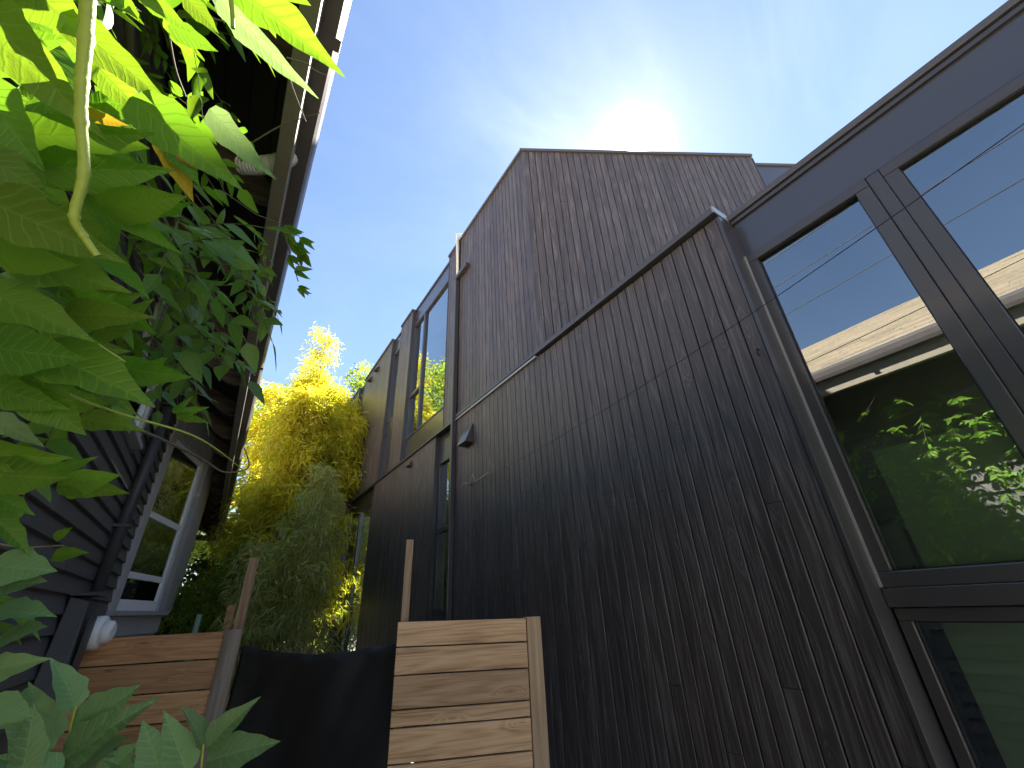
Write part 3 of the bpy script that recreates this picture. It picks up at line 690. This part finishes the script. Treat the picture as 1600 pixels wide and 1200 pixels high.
# uprights rising above the two panels
def post(px, pyt, pyb, dpt, w, t, dvec, nvec, label, m_, lean=0):
    top = ray(px, pyt)*(dpt/649); bot = ray(px, pyb)*(dpt/649)
    b = MB(); o = Vector((bot.x, bot.y, .0)); hgt = top.z + EZ
    b.obox(o, dvec*w, -nvec*t, Vector((lean, 0, hgt))); x = b.build('fence_post', m_, None, bevel=.003)
    return tagged(x, label, 'post', 'bare timber uprights of the unfinished fence')
post(626, 834, 970, 2.62, .048, .06, dR, nR, 'pale timber upright rising above the left end of the new cedar panel', M['cedar_post'])
post(362, 866, 990, 3.26, .062, .04, dL, nL, 'timber upright with a knot rising behind the older board fence', M['cedar_post'])
post(345, 945, 990, 5.2, .09, .04, dL, nL, 'short orange brown upright far behind the older fence', M['cedar_old'])
gp = MB(); p = ray(312, 960)*(6.0/649); gp.tube([(p.x, p.y, 0), (p.x, p.y, p.z+EZ)], .035, 12)
tagged(gp.build('garden_pole', plain('pale_green_plastic', (.30, .42, .27), .5)), 'pale green round pole behind the older fence', 'pole')
# black fabric between the panels
fb = MB(); nu, nv = 40, 24
A_ = Vector((lr.x + .01, lr.y + .03, 0)); B_ = Vector((rl.x + .02, rl.y + .03, 0)); zA, zB = at(382, 1008, 3.22).z, at(618, 1004, 2.6).z
for i in range(nu+1):
    u = i/nu
    for j in range(nv+1):
        v = j/nv
        p = A_.lerp(B_, u); top = zA*(1-u)+zB*u - .10*math.sin(math.pi*u)**1.0*.55
        zz = .02 + (top - .02)*(1-v)
        q = p + Vector((0.3, 1, 0)).normalized() * (.014*math.sin(u*17+v*3) + .045*math.sin(u*7 - v*5 + 1) + .022*math.sin(u*13 + v*11)*v + .02*math.sin((u+v*.7)*31)*math.exp(-3*v) + .05*math.sin(3.14*u))
        fb.v.append(Vector((q.x, q.y, zz + .002*math.sin(u*23)*(1-v))))
fb.f = [(i*(nv+1)+j, i*(nv+1)+j+1, (i+1)*(nv+1)+j+1, (i+1)*(nv+1)+j) for i in range(nu) for j in range(nv)]; fb.sm = [True]*len(fb.f)
fo = fb.build('black_fabric_sheet', M['fabric']); sl = fo.modifiers.new('solid', 'SOLIDIFY'); sl.thickness = .004
tagged(fo, 'black woven fabric sheet sagging between the two fence panels', 'fabric')

# ------------------------------------------------------------------ cables
r = ray(735, 757); w0 = r*((D-.02)/r.x) + Vector((0, 0, EZ)); w1_ = ray(1190, 492)*(1.9/649) + Vector((0, 0, EZ)); w2_ = ray(1640, 165)*(1.45/649) + Vector((0, 0, EZ))
def catenary(a, b, sag, n=30): return [a.lerp(b, i/n) - Vector((0, 0, sag*4*(i/n)*(1-i/n))) for i in range(n+1)]
cb = MB(); cb.tube([w0 + (w1_-w0)*0] + catenary(w0, w2_, .10)[1:], .0022, 6)
wire = thing('service_wire', 'thin black wire crossing in front of the black wall up to the big window', 'wire', w0)
cb.build('wire', M['cable'], wire)
ck = MB(); ck.tube([w0 + Vector((.02, 0, 0)), w0 + Vector((-.03, 0, 0))], .012, 8); ck.build('wall_anchor', M['metal'], wire)
ck = MB(); ck.tube([w0+Vector((-.01, .25, .02)), w0+Vector((-.03, .12, .05)), w0, w0+Vector((-.04, -.12, .10)), w0+Vector((-.05, -.22, -.02)), w0+Vector((-.01, -.45, .03))], .002, 5); ck.build('loose_end', M['pvc'], wire)
for i, (x, zz, dy) in enumerate(((-3.6, 6.8, 0), (-3.9, 6.3, .5), (-4.6, 5.9, .2))):
    a = Vector((x - 2.5, 26, zz + EZ + 1.0)); b = Vector((x + 1.2, -22, zz + EZ + 1.0))
    c = MB(); c.tube(catenary(a, b, .8, 24), .010, 5)
    tagged(c.build('power_line', M['cable']), ('upper', 'middle', 'lowest')[i] + ' of the dark power lines mirrored in the big window', 'cable', 'power lines above the old house')

# ------------------------------------------------------------------ leaves
def leaf_mesh(name, nu, nv, fold, droop, ripple, wr, wav, seed, mt):
    rr_ = random.Random(seed); v = []; uv = []; f = []
    ph = rr_.uniform(0, 6)
    for i in range(nu+1):
        u = i/nu
        w = wr * (math.sin(math.pi * min(1, u**.62)) ** .85) * (1 - .25*u) if 0 < u < 1 else 0.0
        if u > .8: w *= .9
        w = max(w, .004)
        for j in range(-nv, nv+1):
            s_ = j/nv
            wj = w * (1 + wav*math.sin(u*19 + ph + s_) * abs(s_))
            y = s_ * wj * math.cos(fold)
            z_ = abs(s_) * wj * math.sin(fold) - droop*u*u + ripple*math.sin(u*30 - abs(s_)*4 + ph)*abs(s_)*w*2 + wav*.12*math.sin(u*8+ph+2*s_)*s_
            v.append((u, y, z_)); uv.append((u, .5 + .5*s_*(w/wr)*.9))
    k = 2*nv+1
    for i in range(nu):
        for j in range(2*nv): f.append((i*k+j, (i+1)*k+j, (i+1)*k+j+1, i*k+j+1))
    me_ = bpy.data.meshes.new(name); me_.from_pydata(v, [], f)
    ul = me_.uv_layers.new(name='UVMap')
    for lp in me_.loops: ul.data[lp.index].uv = uv[lp.vertex_index]
    me_.polygons.foreach_set('use_smooth', [True]*len(f)); me_.materials.append(mt); return me_
big = {}
for key in ('leaf', 'leaf_sage', 'leaf_yellow'):
    big[key] = [leaf_mesh('leaf', 14, 3, R(a), dr, rp, wr_, wv_, i, M[key]) for i, (a, dr, rp, wr_, wv_) in enumerate(((14, .10, .02, .255, .05), (20, .16, .025, .235, .08), (8, .05, .02, .28, .07), (24, .20, .03, .225, .10)))]
small = [leaf_mesh('leaf', 5, 1, R(a), dr, 0, .21, .06, i, M['leaf_small']) for i, (a, dr) in enumerate(((10, .08), (20, .18), (28, .05)))]
smallb = [leaf_mesh('leaf', 5, 1, R(a), dr, 0, .21, .06, i, M['leaf']) for i, (a, dr) in enumerate(((10, .08), (20, .18), (28, .05)))]
def put_leaf(me_, base, tip, nrm, parent, wsc=1.0):
    x = tip - base; ln = x.length; x.normalize()
    z_ = (nrm - x*nrm.dot(x)).normalized(); y = z_.cross(x)
    o = bpy.data.objects.new('leaf', me_); C.objects.link(o); o.parent = parent
    mm = Matrix(((x.x*ln, y.x*ln*wsc, z_.x*ln, 0), (x.y*ln, y.y*ln*wsc, z_.y*ln, 0), (x.z*ln, y.z*ln*wsc, z_.z*ln, 0), (0, 0, 0, 1)))
    mm.translation = base - WL[parent.name]; o.matrix_basis = mm; return o
def rv(s=1): return Vector((random.uniform(-s, s), random.uniform(-s, s), random.uniform(-s, s)))
E0 = Vector((0, 0, EZ))

vine = thing('wisteria_shoot', 'bright green wisteria shoot with big leaves hanging close at the upper left', 'vine', at(60, 300, .5))
# (base, tip, width, depth base, depth tip)
FG = [
 (368,-22,514,84,.80,.40,.38),(215,-20,292,48,1.1,.36,.38),(288,-6,342,52,1.1,.40,.42),(262,40,340,80,.95,.40,.42),(262,20,302,94,.9,.42,.43),
 (95,20,255,158,1.0,.30,.33),(-35,0,118,188,1.0,.27,.27),(205,152,366,282,.95,.33,.34),(-30,70,100,60,.9,.34,.34),(180,-15,225,40,1,.36,.38),
 (-20,206,212,226,1.0,.30,.30),(-50,225,80,308,1.1,.25,.27),(60,258,256,276,.95,.30,.31),(155,322,288,309,.95,.33,.33),(130,292,276,396,.55,.34,.35),
 (-30,306,172,402,1.1,.26,.27),(-10,140,70,200,1,.33,.33),(20,200,85,110,1,.36,.36),(120,190,216,165,.9,.36,.36),(60,150,140,250,1,.33,.33),
 (28,412,180,440,1.15,.31,.31),(100,490,224,494,.95,.34,.34),(-30,450,130,520,1.2,.30,.31),(50,545,228,612,1.25,.33,.33),(30,590,126,678,1.2,.33,.33),
 (-30,540,120,560,1.2,.30,.30),(120,655,216,665,1.0,.38,.38),(175,572,292,592,.9,.42,.42),(-20,600,90,640,1.1,.32,.32),(-30,380,110,420,1.1,.28,.28),
 (-20,470,60,600,1.1,.32,.32),(60,430,178,485,1,.35,.35),(110,560,205,640,1,.36,.36),(-10,340,100,470,1.0,.33,.33),(150,400,235,455,.9,.42,.42),
 (205,590,262,560,.9,.44,.44),(276,648,322,636,.8,.50,.50),(276,648,325,660,.7,.50,.50),(270,645,300,622,.8,.5,.5),
 (-30,705,92,722,1.0,.34,.34),(-20,740,100,748,1.0,.34,.34),(60,742,140,720,.8,.40,.40),(98,762,182,742,1.1,.40,.40),(90,756,200,770,.6,.40,.40),
 (-20,770,48,800,1.1,.36,.36),(82,868,132,862,1.1,.45,.45),(84,842,112,824,.9,.45,.45),(-20,800,50,860,1.0,.36,.36),
 (-20,20,60,-30,1.1,.3,.3),(150,-30,205,18,1.1,.36,.36),(30,-40,130,60,1.2,.30,.30),(-40,120,50,250,1.2,.27,.27),(150,100,235,190,.9,.38,.38),
 (-30,300,60,350,1.1,.30,.30),(80,330,170,370,1,.36,.36),(10,250,150,300,1,.33,.33)]
view = lambda p: (E0 - p).normalized()
for i, (bx, by, tx, ty, w, d0, d1) in enumerate(FG):
    b = at(bx, by, d0); t_ = at(tx, ty, d1); n = view((b+t_)/2) + rv(.45)
    sunny = by < 520 or (ty < 700 and i % 3)
    put_leaf(random.choice(big['leaf']), b, t_, n, vine, w)
for k in range(50):
    bx = random.uniform(-60, 190); by = random.uniform(-30, 640)
    if bx > 150 and by > 520: continue
    dd = random.uniform(.38, .62); a = random.uniform(-.9, 1.5) if by < 400 else random.uniform(-.9, 1.1); ln = random.uniform(95, 150)*.42/dd
    b = at(bx, by, dd); t_ = at(bx + ln*math.cos(a), by + ln*math.sin(a), dd*random.uniform(.95, 1.12))
    put_leaf(random.choice(big['leaf']), b, t_, view(b) + rv(.55), vine, random.uniform(.85, 1.15))
put_leaf(big['leaf_yellow'][1], at(130, 178, .35), at(192, 194, .35), view(at(160, 190, .35)), vine, .9)['label'] = 'yellow orange leaf'
for (bx, by, tx, ty) in ((258, 215, 312, 288), (262, 225, 308, 262), (255, 210, 300, 310), (250, 225, 280, 200)):
    put_leaf(big['leaf_yellow'][0] if tx < 309 else big['leaf'][2], at(bx, by, .5), at(tx, ty, .5), view(at(bx, by, .5)) + rv(.4), vine, .8)
for (bx, by, tx, ty, w, d) in ((343,-8,468,140,.55,.42),(328,170,412,272,.85,.40),(-20,650,60,690,1,.36),(40,480,122,505,.6,.36),(0,428,100,470,.55,.34)):
    put_leaf(big['leaf_sage'][3], at(bx, by, d), at(tx, ty, d), view(at(bx, by, d)) + Vector((-.9, .2, .6)), vine, w)
def stem(pts, r0, r1, name, m_, parent, knob=0):
    P = [at(x, y, d) for (x, y, d) in pts]; Q = []
    for i in range(len(P)-1):
        p0, p1, p2, p3 = P[max(i-1, 0)], P[i], P[i+1], P[min(i+2, len(P)-1)]
        for k in range(8):
            t = k/8; Q.append(.5*((2*p1) + (-p0+p2)*t + (2*p0-5*p1+4*p2-p3)*t*t + (-p0+3*p1-3*p2+p3)*t**3))
    Q.append(P[-1]); n = len(Q)
    rs_ = [(r0 + (r1-r0)*i/n) * (1 + (knob if i % 8 == 0 else 0) + random.uniform(-.06, .06)) for i in range(n)]
    b = MB(); b.tube(Q, rs_, 10); return b.build(name, m_, parent)
stem([(140,-60,.25),(134,60,.25),(128,130,.25),(127,190,.25),(131,270,.25),(116,338,.25),(130,368,.255),(152,400,.26)], .0038, .0019, 'stem', M['stem'], vine, .22)
stem([(355,-40,.36),(362,10,.36),(364,44,.36)], .0020, .0016, 'stem', M['stem'], vine)
stem([(60,590,.36),(120,622,.38),(200,650,.42),(300,680,.5),(352,712,.6),(385,740,.75)], .0016, .0008, 'stem', M['stem'], vine)
stem([(20,470,.33),(80,495,.34),(140,530,.36),(196,566,.38)], .0014, .0009, 'stem', M['stem'], vine)
stem([(0,850,.42),(40,855,.43),(100,852,.44)], .001, .0008, 'stem', M['twig'], vine)
stem([(200,665,.5),(260,690,.6),(320,720,.8),(352,738,.9),(388,730,1.0),(382,700,1.1)], .0022, .0014, 'stem', M['twig'], vine)
stem([(265,60,.5),(275,110,.55),(290,150,.6)], .0012, .001, 'stem', M['twig'], vine)
stem([(330,28,.5),(360,36,.5)], .001, .001, 'stem', M['twig'], vine)
stem([(448,90,.6),(480,100,.62),(492,110,.62),(510,118,.63)], .0012, .0008, 'tendril', M['twig'], vine)
stem([(452,120,.6),(460,145,.6),(478,190,.62)], .0012, .0008, 'tendril', M['twig'], vine)
stem([(395,222,1.6),(440,196,1.6),(500,176,1.6)], .003, .002, 'tendril', M['twig'], vine)

low = thing('wisteria_sprig', 'sage green wisteria sprig with broad leaves rising in the lower left corner', 'vine', at(120, 1150, .5))
SG = [(118,1108,92,1028,1.2,.42),(112,1152,212,1072,.95,.42),(98,1188,216,1098,.9,.41),(80,1165,48,1068,.9,.41),(92,1215,-10,1175,1.0,.39),(62,1190,18,1084,1.0,.40),(120,1200,200,1150,.9,.42),
      (30,1220,60,1110,.9,.38),(150,1230,215,1160,.9,.42),
      (-20,1010,70,975,1,.36),(-20,960,80,948,1,.36),(-20,1050,60,1030,1,.35),(-20,920,70,905,1,.36),(-20,885,85,890,1,.36),(-20,1100,50,1120,1,.36),(-10,1140,40,1080,1,.38)]
for (bx, by, tx, ty, w, d) in SG:
    b = at(bx, by, d); t_ = at(tx, ty, d*.98); put_leaf(random.choice(big['leaf_sage']), b, t_, view(b) + rv(.35) + Vector((0, 0, .4)), low, w)
for (bx, by, tx, ty, w, d) in ((-20,935,75,985,.8,.37),(-10,975,40,1000,.8,.37)): put_leaf(big['leaf'][1], at(bx, by, d), at(tx, ty, d), Vector((0, -.4, 1)), low, w)
stem([(60,1260,.40),(100,1180,.42),(112,1130,.42),(118,1104,.42)], .0016, .001, 'stem', M['stem'], low)
low2 = thing('wisteria_sprig', 'sage green wisteria sprig beside the black fabric along the bottom edge', 'vine', at(320, 1200, .5))
for (bx, by, tx, ty, w, d) in [(316,1168,296,1098,1.1,.44),(324,1168,386,1098,1.0,.44),(322,1190,430,1156,.95,.44),(292,1210,258,1114,.9,.43),(255,1220,222,1128,.95,.42),(238,1215,160,1180,.8,.42),(270,1240,200,1190,.9,.42),(300,1230,360,1215,.9,.43)]:
    b = at(bx, by, d); t_ = at(tx, ty, d*.98); put_leaf(random.choice(big['leaf_sage']), b, t_, view(b) + rv(.35) + Vector((0, 0, .4)), low2, w)
stem([(300,1290,.42),(312,1220,.44),(318,1164,.44)], .0016, .001, 'stem', M['stem'], low2)

# climbing vine under the eave, as compound leaves
climb = thing('climbing_vine', 'dark mass of small leaved vine climbing under the eave of the old house', 'vine', (WX + .3, 1.6, 2.6))
cnt = [0]; extra = MB(); extra_uv = []
def small_leaf(b, t_, n, mset=small, w=1.0):
    if cnt[0] < 298: put_leaf(random.choice(mset), b, t_, n, climb, w); cnt[0] += 1; return
    me_ = random.choice(mset); x = t_-b; ln = x.length; x.normalize(); z_ = (n - x*n.dot(x)).normalized(); y = z_.cross(x)
    k = len(extra.v)
    for v in me_.vertices: extra.v.append(b + x*(v.co.x*ln) + y*(v.co.y*ln*w) + z_*(v.co.z*ln))
    for p_ in me_.polygons: extra.f.append(tuple(k+i for i in p_.vertices)); extra.sm.append(True)
def compound(a, dirv, ln, nl, ll_, mset=small, twigs=None):
    dirv = dirv.normalized(); pts = []
    for i in range(6):
        t = i/5; pts.append(a + dirv*ln*t + Vector((0, 0, -.25*ln*t*t)))
    side = dirv.cross(Vector((0, 0, 1))).normalized()
    if twigs is not None: twigs.tube(pts, .0012, 4, caps=False)
    for i in range(nl):
        t = .2 + .8*i/max(1, nl-1); k = min(4, int(t*5)); p = pts[k].lerp(pts[k+1], t*5-k)
        for s_ in ((-1, 1) if i < nl-1 else (0,)):
            dv = (dirv*.55 + side*s_*.9 + Vector((0, 0, -.35)) + rv(.25)).normalized()
            small_leaf(p, p + dv*ll_*random.uniform(.75, 1.15), Vector((0, 0, 1))*.7 + view(p)*.5 + rv(.4), mset, random.uniform(1.0, 1.4))
tw = MB()
spots = []
for _ in range(48):                        # around the picture's dark eave area
    x = random.triangular(150, 425, 300); y = random.uniform(285, 560) if x < 380 else random.uniform(330, 520)
    if x > 350 or y > 800 - x or (x > 300 and y > 440): continue
    spots.append((at(x, y, random.uniform(.9, 1.7)), .085))
spots.sort(key=lambda q: q[0].y)
for (p, l_) in spots: compound(p, Vector((.6, .2, -.35)) + rv(.6), random.uniform(.16, .28), random.choice((4, 5)), l_*random.uniform(.8, 1.2), small, tw)
for _ in range(230):                       # dense growth against the wall
    p = Vector((random.uniform(-.76, -.55), random.uniform(-2.2, 1.25), EZ + random.uniform(-.2, 1.9)))
    if (p - E0).length < .7: continue
    compound(p, Vector((.9, -.1, -.3)) + rv(.6), random.uniform(.10, .2), 5, random.uniform(.055, .08), smallb, tw)
for _ in range(170):                       # the rest of the plant: along the wall and eave beside and behind the camera
    p = Vector((random.uniform(-.72, -.36), random.uniform(-1.6, 1.4), EZ + random.uniform(.35, 1.8)))
    q = p - E0
    if q.length < .75: continue
    compound(p, Vector((.7, -.1, -.3)) + rv(.6), random.uniform(.16, .30), 5, random.uniform(.07, .10), smallb, tw)
# sprigs reaching past the gutter
gs = [(446, 352), (452, 366), (458, 384), (470, 372), (448, 400), (470, 396), (462, 425), (466, 448)]
for (x, y) in gs:
    p = at(x, y, 1.75)
    for k in range(5):
        dv = Vector((random.uniform(.1, 1), random.uniform(-.2, .5), random.uniform(-.6, .3))).normalized()
        small_leaf(p + rv(.01), p + dv*random.uniform(.05, .075), view(p) + rv(.5), smallb)
for _ in range(9):
    p = at(random.uniform(375, 420), random.uniform(350, 480), 1.6); compound(p, Vector((.5, .3, -.5)) + rv(.3), .09, 3, .05, small, tw)
tw.tube([at(330, 250, 1.3), at(350, 300, 1.4), at(400, 335, 1.6), at(440, 350, 1.75), at(466, 440, 1.75)], .002, 5)
tw.tube([at(210, 240, 1.2), at(250, 330, 1.3), at(300, 420, 1.5), at(360, 480, 1.7)], .005, 6)
tw.tube([at(160, 350, 1.1), at(200, 450, 1.3), at(240, 520, 1.5)], .004, 6)
tw.tube([(-.6, -1.5, EZ+1.6), (-.55, 0, EZ+1.7), (-.6, 1.2, EZ+1.6), (-.62, 2.2, EZ+1.7)], .012, 8)
tw.tube([(-.70, .3, 0), (-.68, .35, EZ+.4), (-.62, .5, EZ+1.2), (-.6, .8, EZ+1.7)], .02, 8)
tw.build('stem', M['twig'], climb)
if extra.v: extra.build('foliage', M['leaf'], climb, stuff=True)

# ------------------------------------------------------------------ bamboo and trees
def blade(mb, p, d, ln, w, droop=.3):
    d = d.normalized(); s_ = d.cross(Vector((random.uniform(-.4, .4), random.uniform(-.4, .4), 1))).normalized()
    m_ = p + d*ln*.45 + Vector((0, 0, -droop*ln*.15)); t = p + d*ln + Vector((0, 0, -droop*ln))
    k = len(mb.v); mb.v += [p, m_ + s_*w/2, t, m_ - s_*w/2]; mb.f += [(k, k+1, k+2), (k, k+2, k+3)]; mb.sm += [False]*2
def cane(x, y, h, label, leafm, group, n, spread=.55, z_from=.25, ll=.14, r=.014, lean=None):
    lean = lean or Vector((random.uniform(-.05, .05), random.uniform(-.05, .05), 0))
    root = thing('bamboo_cane', label, 'bamboo', (x, y, 0), group)
    pts = []
    for i in range(15):
        t = i/14; pts.append(Vector((x, y, h*t)) + lean*h*t*t)
    c = MB(); c.tube(pts, [r*(1-.85*i/14)*(1.0) for i in range(15)], 7); c.build('culm', M['culm'], root)
    f = MB()
    nb = max(8, int(n/55))
    for _ in range(nb):
        t = z_from + (1-z_from)*random.random()**.8; i = min(13, int(t*14)); b = pts[i].lerp(pts[i+1], t*14-i)
        a = random.uniform(0, 6.28); reach = spread*(1.15-t*.85)*random.uniform(.5, 1.2)
        dv = Vector((math.cos(a), math.sin(a), random.uniform(.1, .7)))
        for q in range(55):
            s_ = random.random(); p = b + dv*reach*s_ + Vector((0, 0, -.25*reach*s_*s_)) + rv(.16)
            dl = Vector((math.cos(a), math.sin(a), 0))*.5 + rv(.9); dl.z -= .25
            blade(f, p, dl, ll*random.uniform(.7, 1.25), ll*.14*random.uniform(.8, 1.3), random.uniform(.1, .6))
    f.build('foliage', leafm, root, stuff=True)
gA = 'tall golden bamboo canes at the end of the side yard'
lA = 'tall bamboo cane with painted sunlit gold leaves in the clump between the houses'
random.seed(11)
def pxground(px, Y):                       # plan x of a column in the photograph at distance Y, near eye level
    r = ray(px, 800); return r.x * Y / r.y
for (px, Y, h, n_) in ((432, 11.4, 7.6, 1300), (466, 11.2, 7.9, 1300), (452, 11.8, 8.3, 1100), (412, 11.0, 7.0, 1200), (486, 11.5, 7.1, 1200)):
    cane(pxground(px, Y), Y, h, 'slender bamboo cane with painted sunlit gold leaves rising around the tallest one', M['leaf_bamboo_y'], 'slender golden bamboo canes around the tallest one', n_, .7, .45, .17)
cane(pxground(448, 11.0)+.05, 11.0, 8.9, 'tallest bamboo cane with painted sunlit gold leaves whose feathery tip stands alone against the sky', M['leaf_bamboo_y'], None, 2200, .95, .50, .15, lean=Vector((.0, 0, 0)))
for i in range(15):
    Y = random.uniform(9.6, 12.5); px = 388 + (i+.5)/15*140 + random.uniform(-6, 6)
    h = (random.uniform(.43, .51))*Y + EZ
    if px > 500: h -= (px-500)*.012
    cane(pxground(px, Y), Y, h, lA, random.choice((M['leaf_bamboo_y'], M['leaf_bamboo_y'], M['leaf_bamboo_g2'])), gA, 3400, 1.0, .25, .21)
gB = 'shorter green bamboo canes in front of the golden clump'
lB = 'shorter bamboo cane with painted shade green leaves drooping beside the black wall'
for i in range(11):
    Y = random.uniform(7.2, 9.2); px = 402 + (i+.5)/11*128 + random.uniform(-5, 5)
    h = random.uniform(.12, .30)*Y + EZ
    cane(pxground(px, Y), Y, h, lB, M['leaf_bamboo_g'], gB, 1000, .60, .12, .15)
gC = 'light green bamboo behind the older fence'
for i in range(5):
    Y = random.uniform(8.5, 10); px = 335 + i*14
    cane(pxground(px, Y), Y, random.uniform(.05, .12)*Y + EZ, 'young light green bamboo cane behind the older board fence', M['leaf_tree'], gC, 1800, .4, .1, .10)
def tree(x, y, h, rad, zc, leafm, label, name='broadleaf_tree', n=14000, ls=.16, group=None, seed=1, squash=1.0, clumps=34):
    rr_ = random.Random(seed)
    root = thing(name, label, 'tree', (x, y, 0), group)
    tk = MB(); base = Vector((x, y, 0)); ctr = Vector((x, y, zc))
    tk.tube([base, base + Vector((.1, 0, zc*.4)), ctr + Vector((0, 0, -rad*.3)), ctr + Vector((0.1, 0, rad*.5))], [.22, .17, .12, .03], 9)
    cl = []
    for i in range(clumps):
        d = Vector((rr_.gauss(0, 1), rr_.gauss(0, 1), rr_.gauss(0, 1)*squash)).normalized() * rad * rr_.uniform(.45, 1.0)
        d.z *= squash; c = ctr + d; cl.append((c, rad*rr_.uniform(.18, .36)))
        if i % 2 == 0:
            s0 = ctr + Vector((0, 0, -rad*rr_.uniform(.1, .7))); tk.tube([s0, s0.lerp(c, .5) + Vector((0, 0, .15)), c], [.06, .035, .012], 5, caps=False)
    tk.build('trunk', M['bark'], root)
    f = MB()
    for i in range(n):
        c, r_ = cl[rr_.randrange(len(cl))]
        d = Vector((rr_.gauss(0, 1), rr_.gauss(0, 1), rr_.gauss(0, 1))).normalized() * r_ * rr_.random()**.45
        p = c + d; a = Vector((rr_.gauss(0, 1), rr_.gauss(0, 1), rr_.gauss(0, .6))).normalized(); b = a.orthogonal().normalized()
        b = (Matrix.Rotation(rr_.uniform(0, 6.28), 3, a) @ b); s_ = ls*rr_.uniform(.6, 1.2); k = len(f.v)
        f.v += [p, p + a*s_*.5 + b*s_*.32, p + a*s_, p + a*s_*.5 - b*s_*.32]; f.f.append((k, k+1, k+2, k+3)); f.sm.append(False)
    f.build('crown', leafm, root, stuff=True)
tree(4.2, 23, 12, 3.6, 9.3, M['leaf_tree'], 'bright green tree rising behind the far end of the black house', seed=3, n=16000)
tree(.6, 19, 10, 3.2, 7.0, M['leaf_tree'], 'green tree behind the golden bamboo clump', seed=4, n=16000)
tree(-5.5, 22, 15, 4.5, 11.5, M['leaf_tree'], 'tall green tree behind the old house, mirrored in the upper windows', seed=14, n=14000, ls=.22)
tree(3.7, 19.8, 10, 2.8, 9.6, M['leaf_tree'], 'yellow green tree top showing between the bamboo and the black roofline', seed=15, n=12000)
tree(-2.0, 21, 8, 2.6, 4.2, M['leaf_dark'], 'dark tree behind the fence end of the old house', seed=5, n=9000, squash=.8, clumps=22)
tree(1.5, 15.5, 6, 2.0, 3.6, M['leaf_tree'], 'leafy small tree standing low behind the bamboo stems', seed=6, n=10000, ls=.13)
tree(-.6, 13.5, 4, 1.4, 1.9, M['leaf_dark'], 'dark evergreen shrub at the corner of the old house', 'evergreen_shrub', seed=7, n=9000, ls=.10)
tree(.8, 17, 4, 1.7, 1.7, M['leaf_dark'], 'dark evergreen shrub in the middle of the yard end', 'evergreen_shrub', seed=8, n=9000, ls=.11)
tree(-3.5, 26, 9, 3.4, 5.0, M['leaf_dark'], 'large dark tree far beyond the old house', seed=9, n=9000, ls=.2)
tree(5.5, 30, 9, 5.0, 5.0, M['leaf_dark'], 'broad dark tree farthest away at the end of the yard', seed=10, n=12000, ls=.24)
# far boundary hedge
hg = MB(); rr_ = random.Random(5)
for i in range(26000):
    p = Vector((rr_.uniform(-14, 14), 31 + rr_.uniform(-1, 1), rr_.random()**.8 * (3.6 + .8*math.sin(i)))); p.z *= .9 + .2*math.sin(p.x*1.7)
    a = rv().normalized(); b = a.orthogonal().normalized(); s_ = .28; k = len(hg.v)
    hg.v += [p, p + a*s_*.5 + b*s_*.32, p + a*s_, p + a*s_*.5 - b*s_*.32]; hg.f.append((k, k+1, k+2, k+3)); hg.sm.append(False)
ho = hg.build('hedge', M['leaf_dark']); tagged(ho, 'dark leafy hedge closing the far end of the yard', 'hedge'); ho['kind'] = 'stuff'
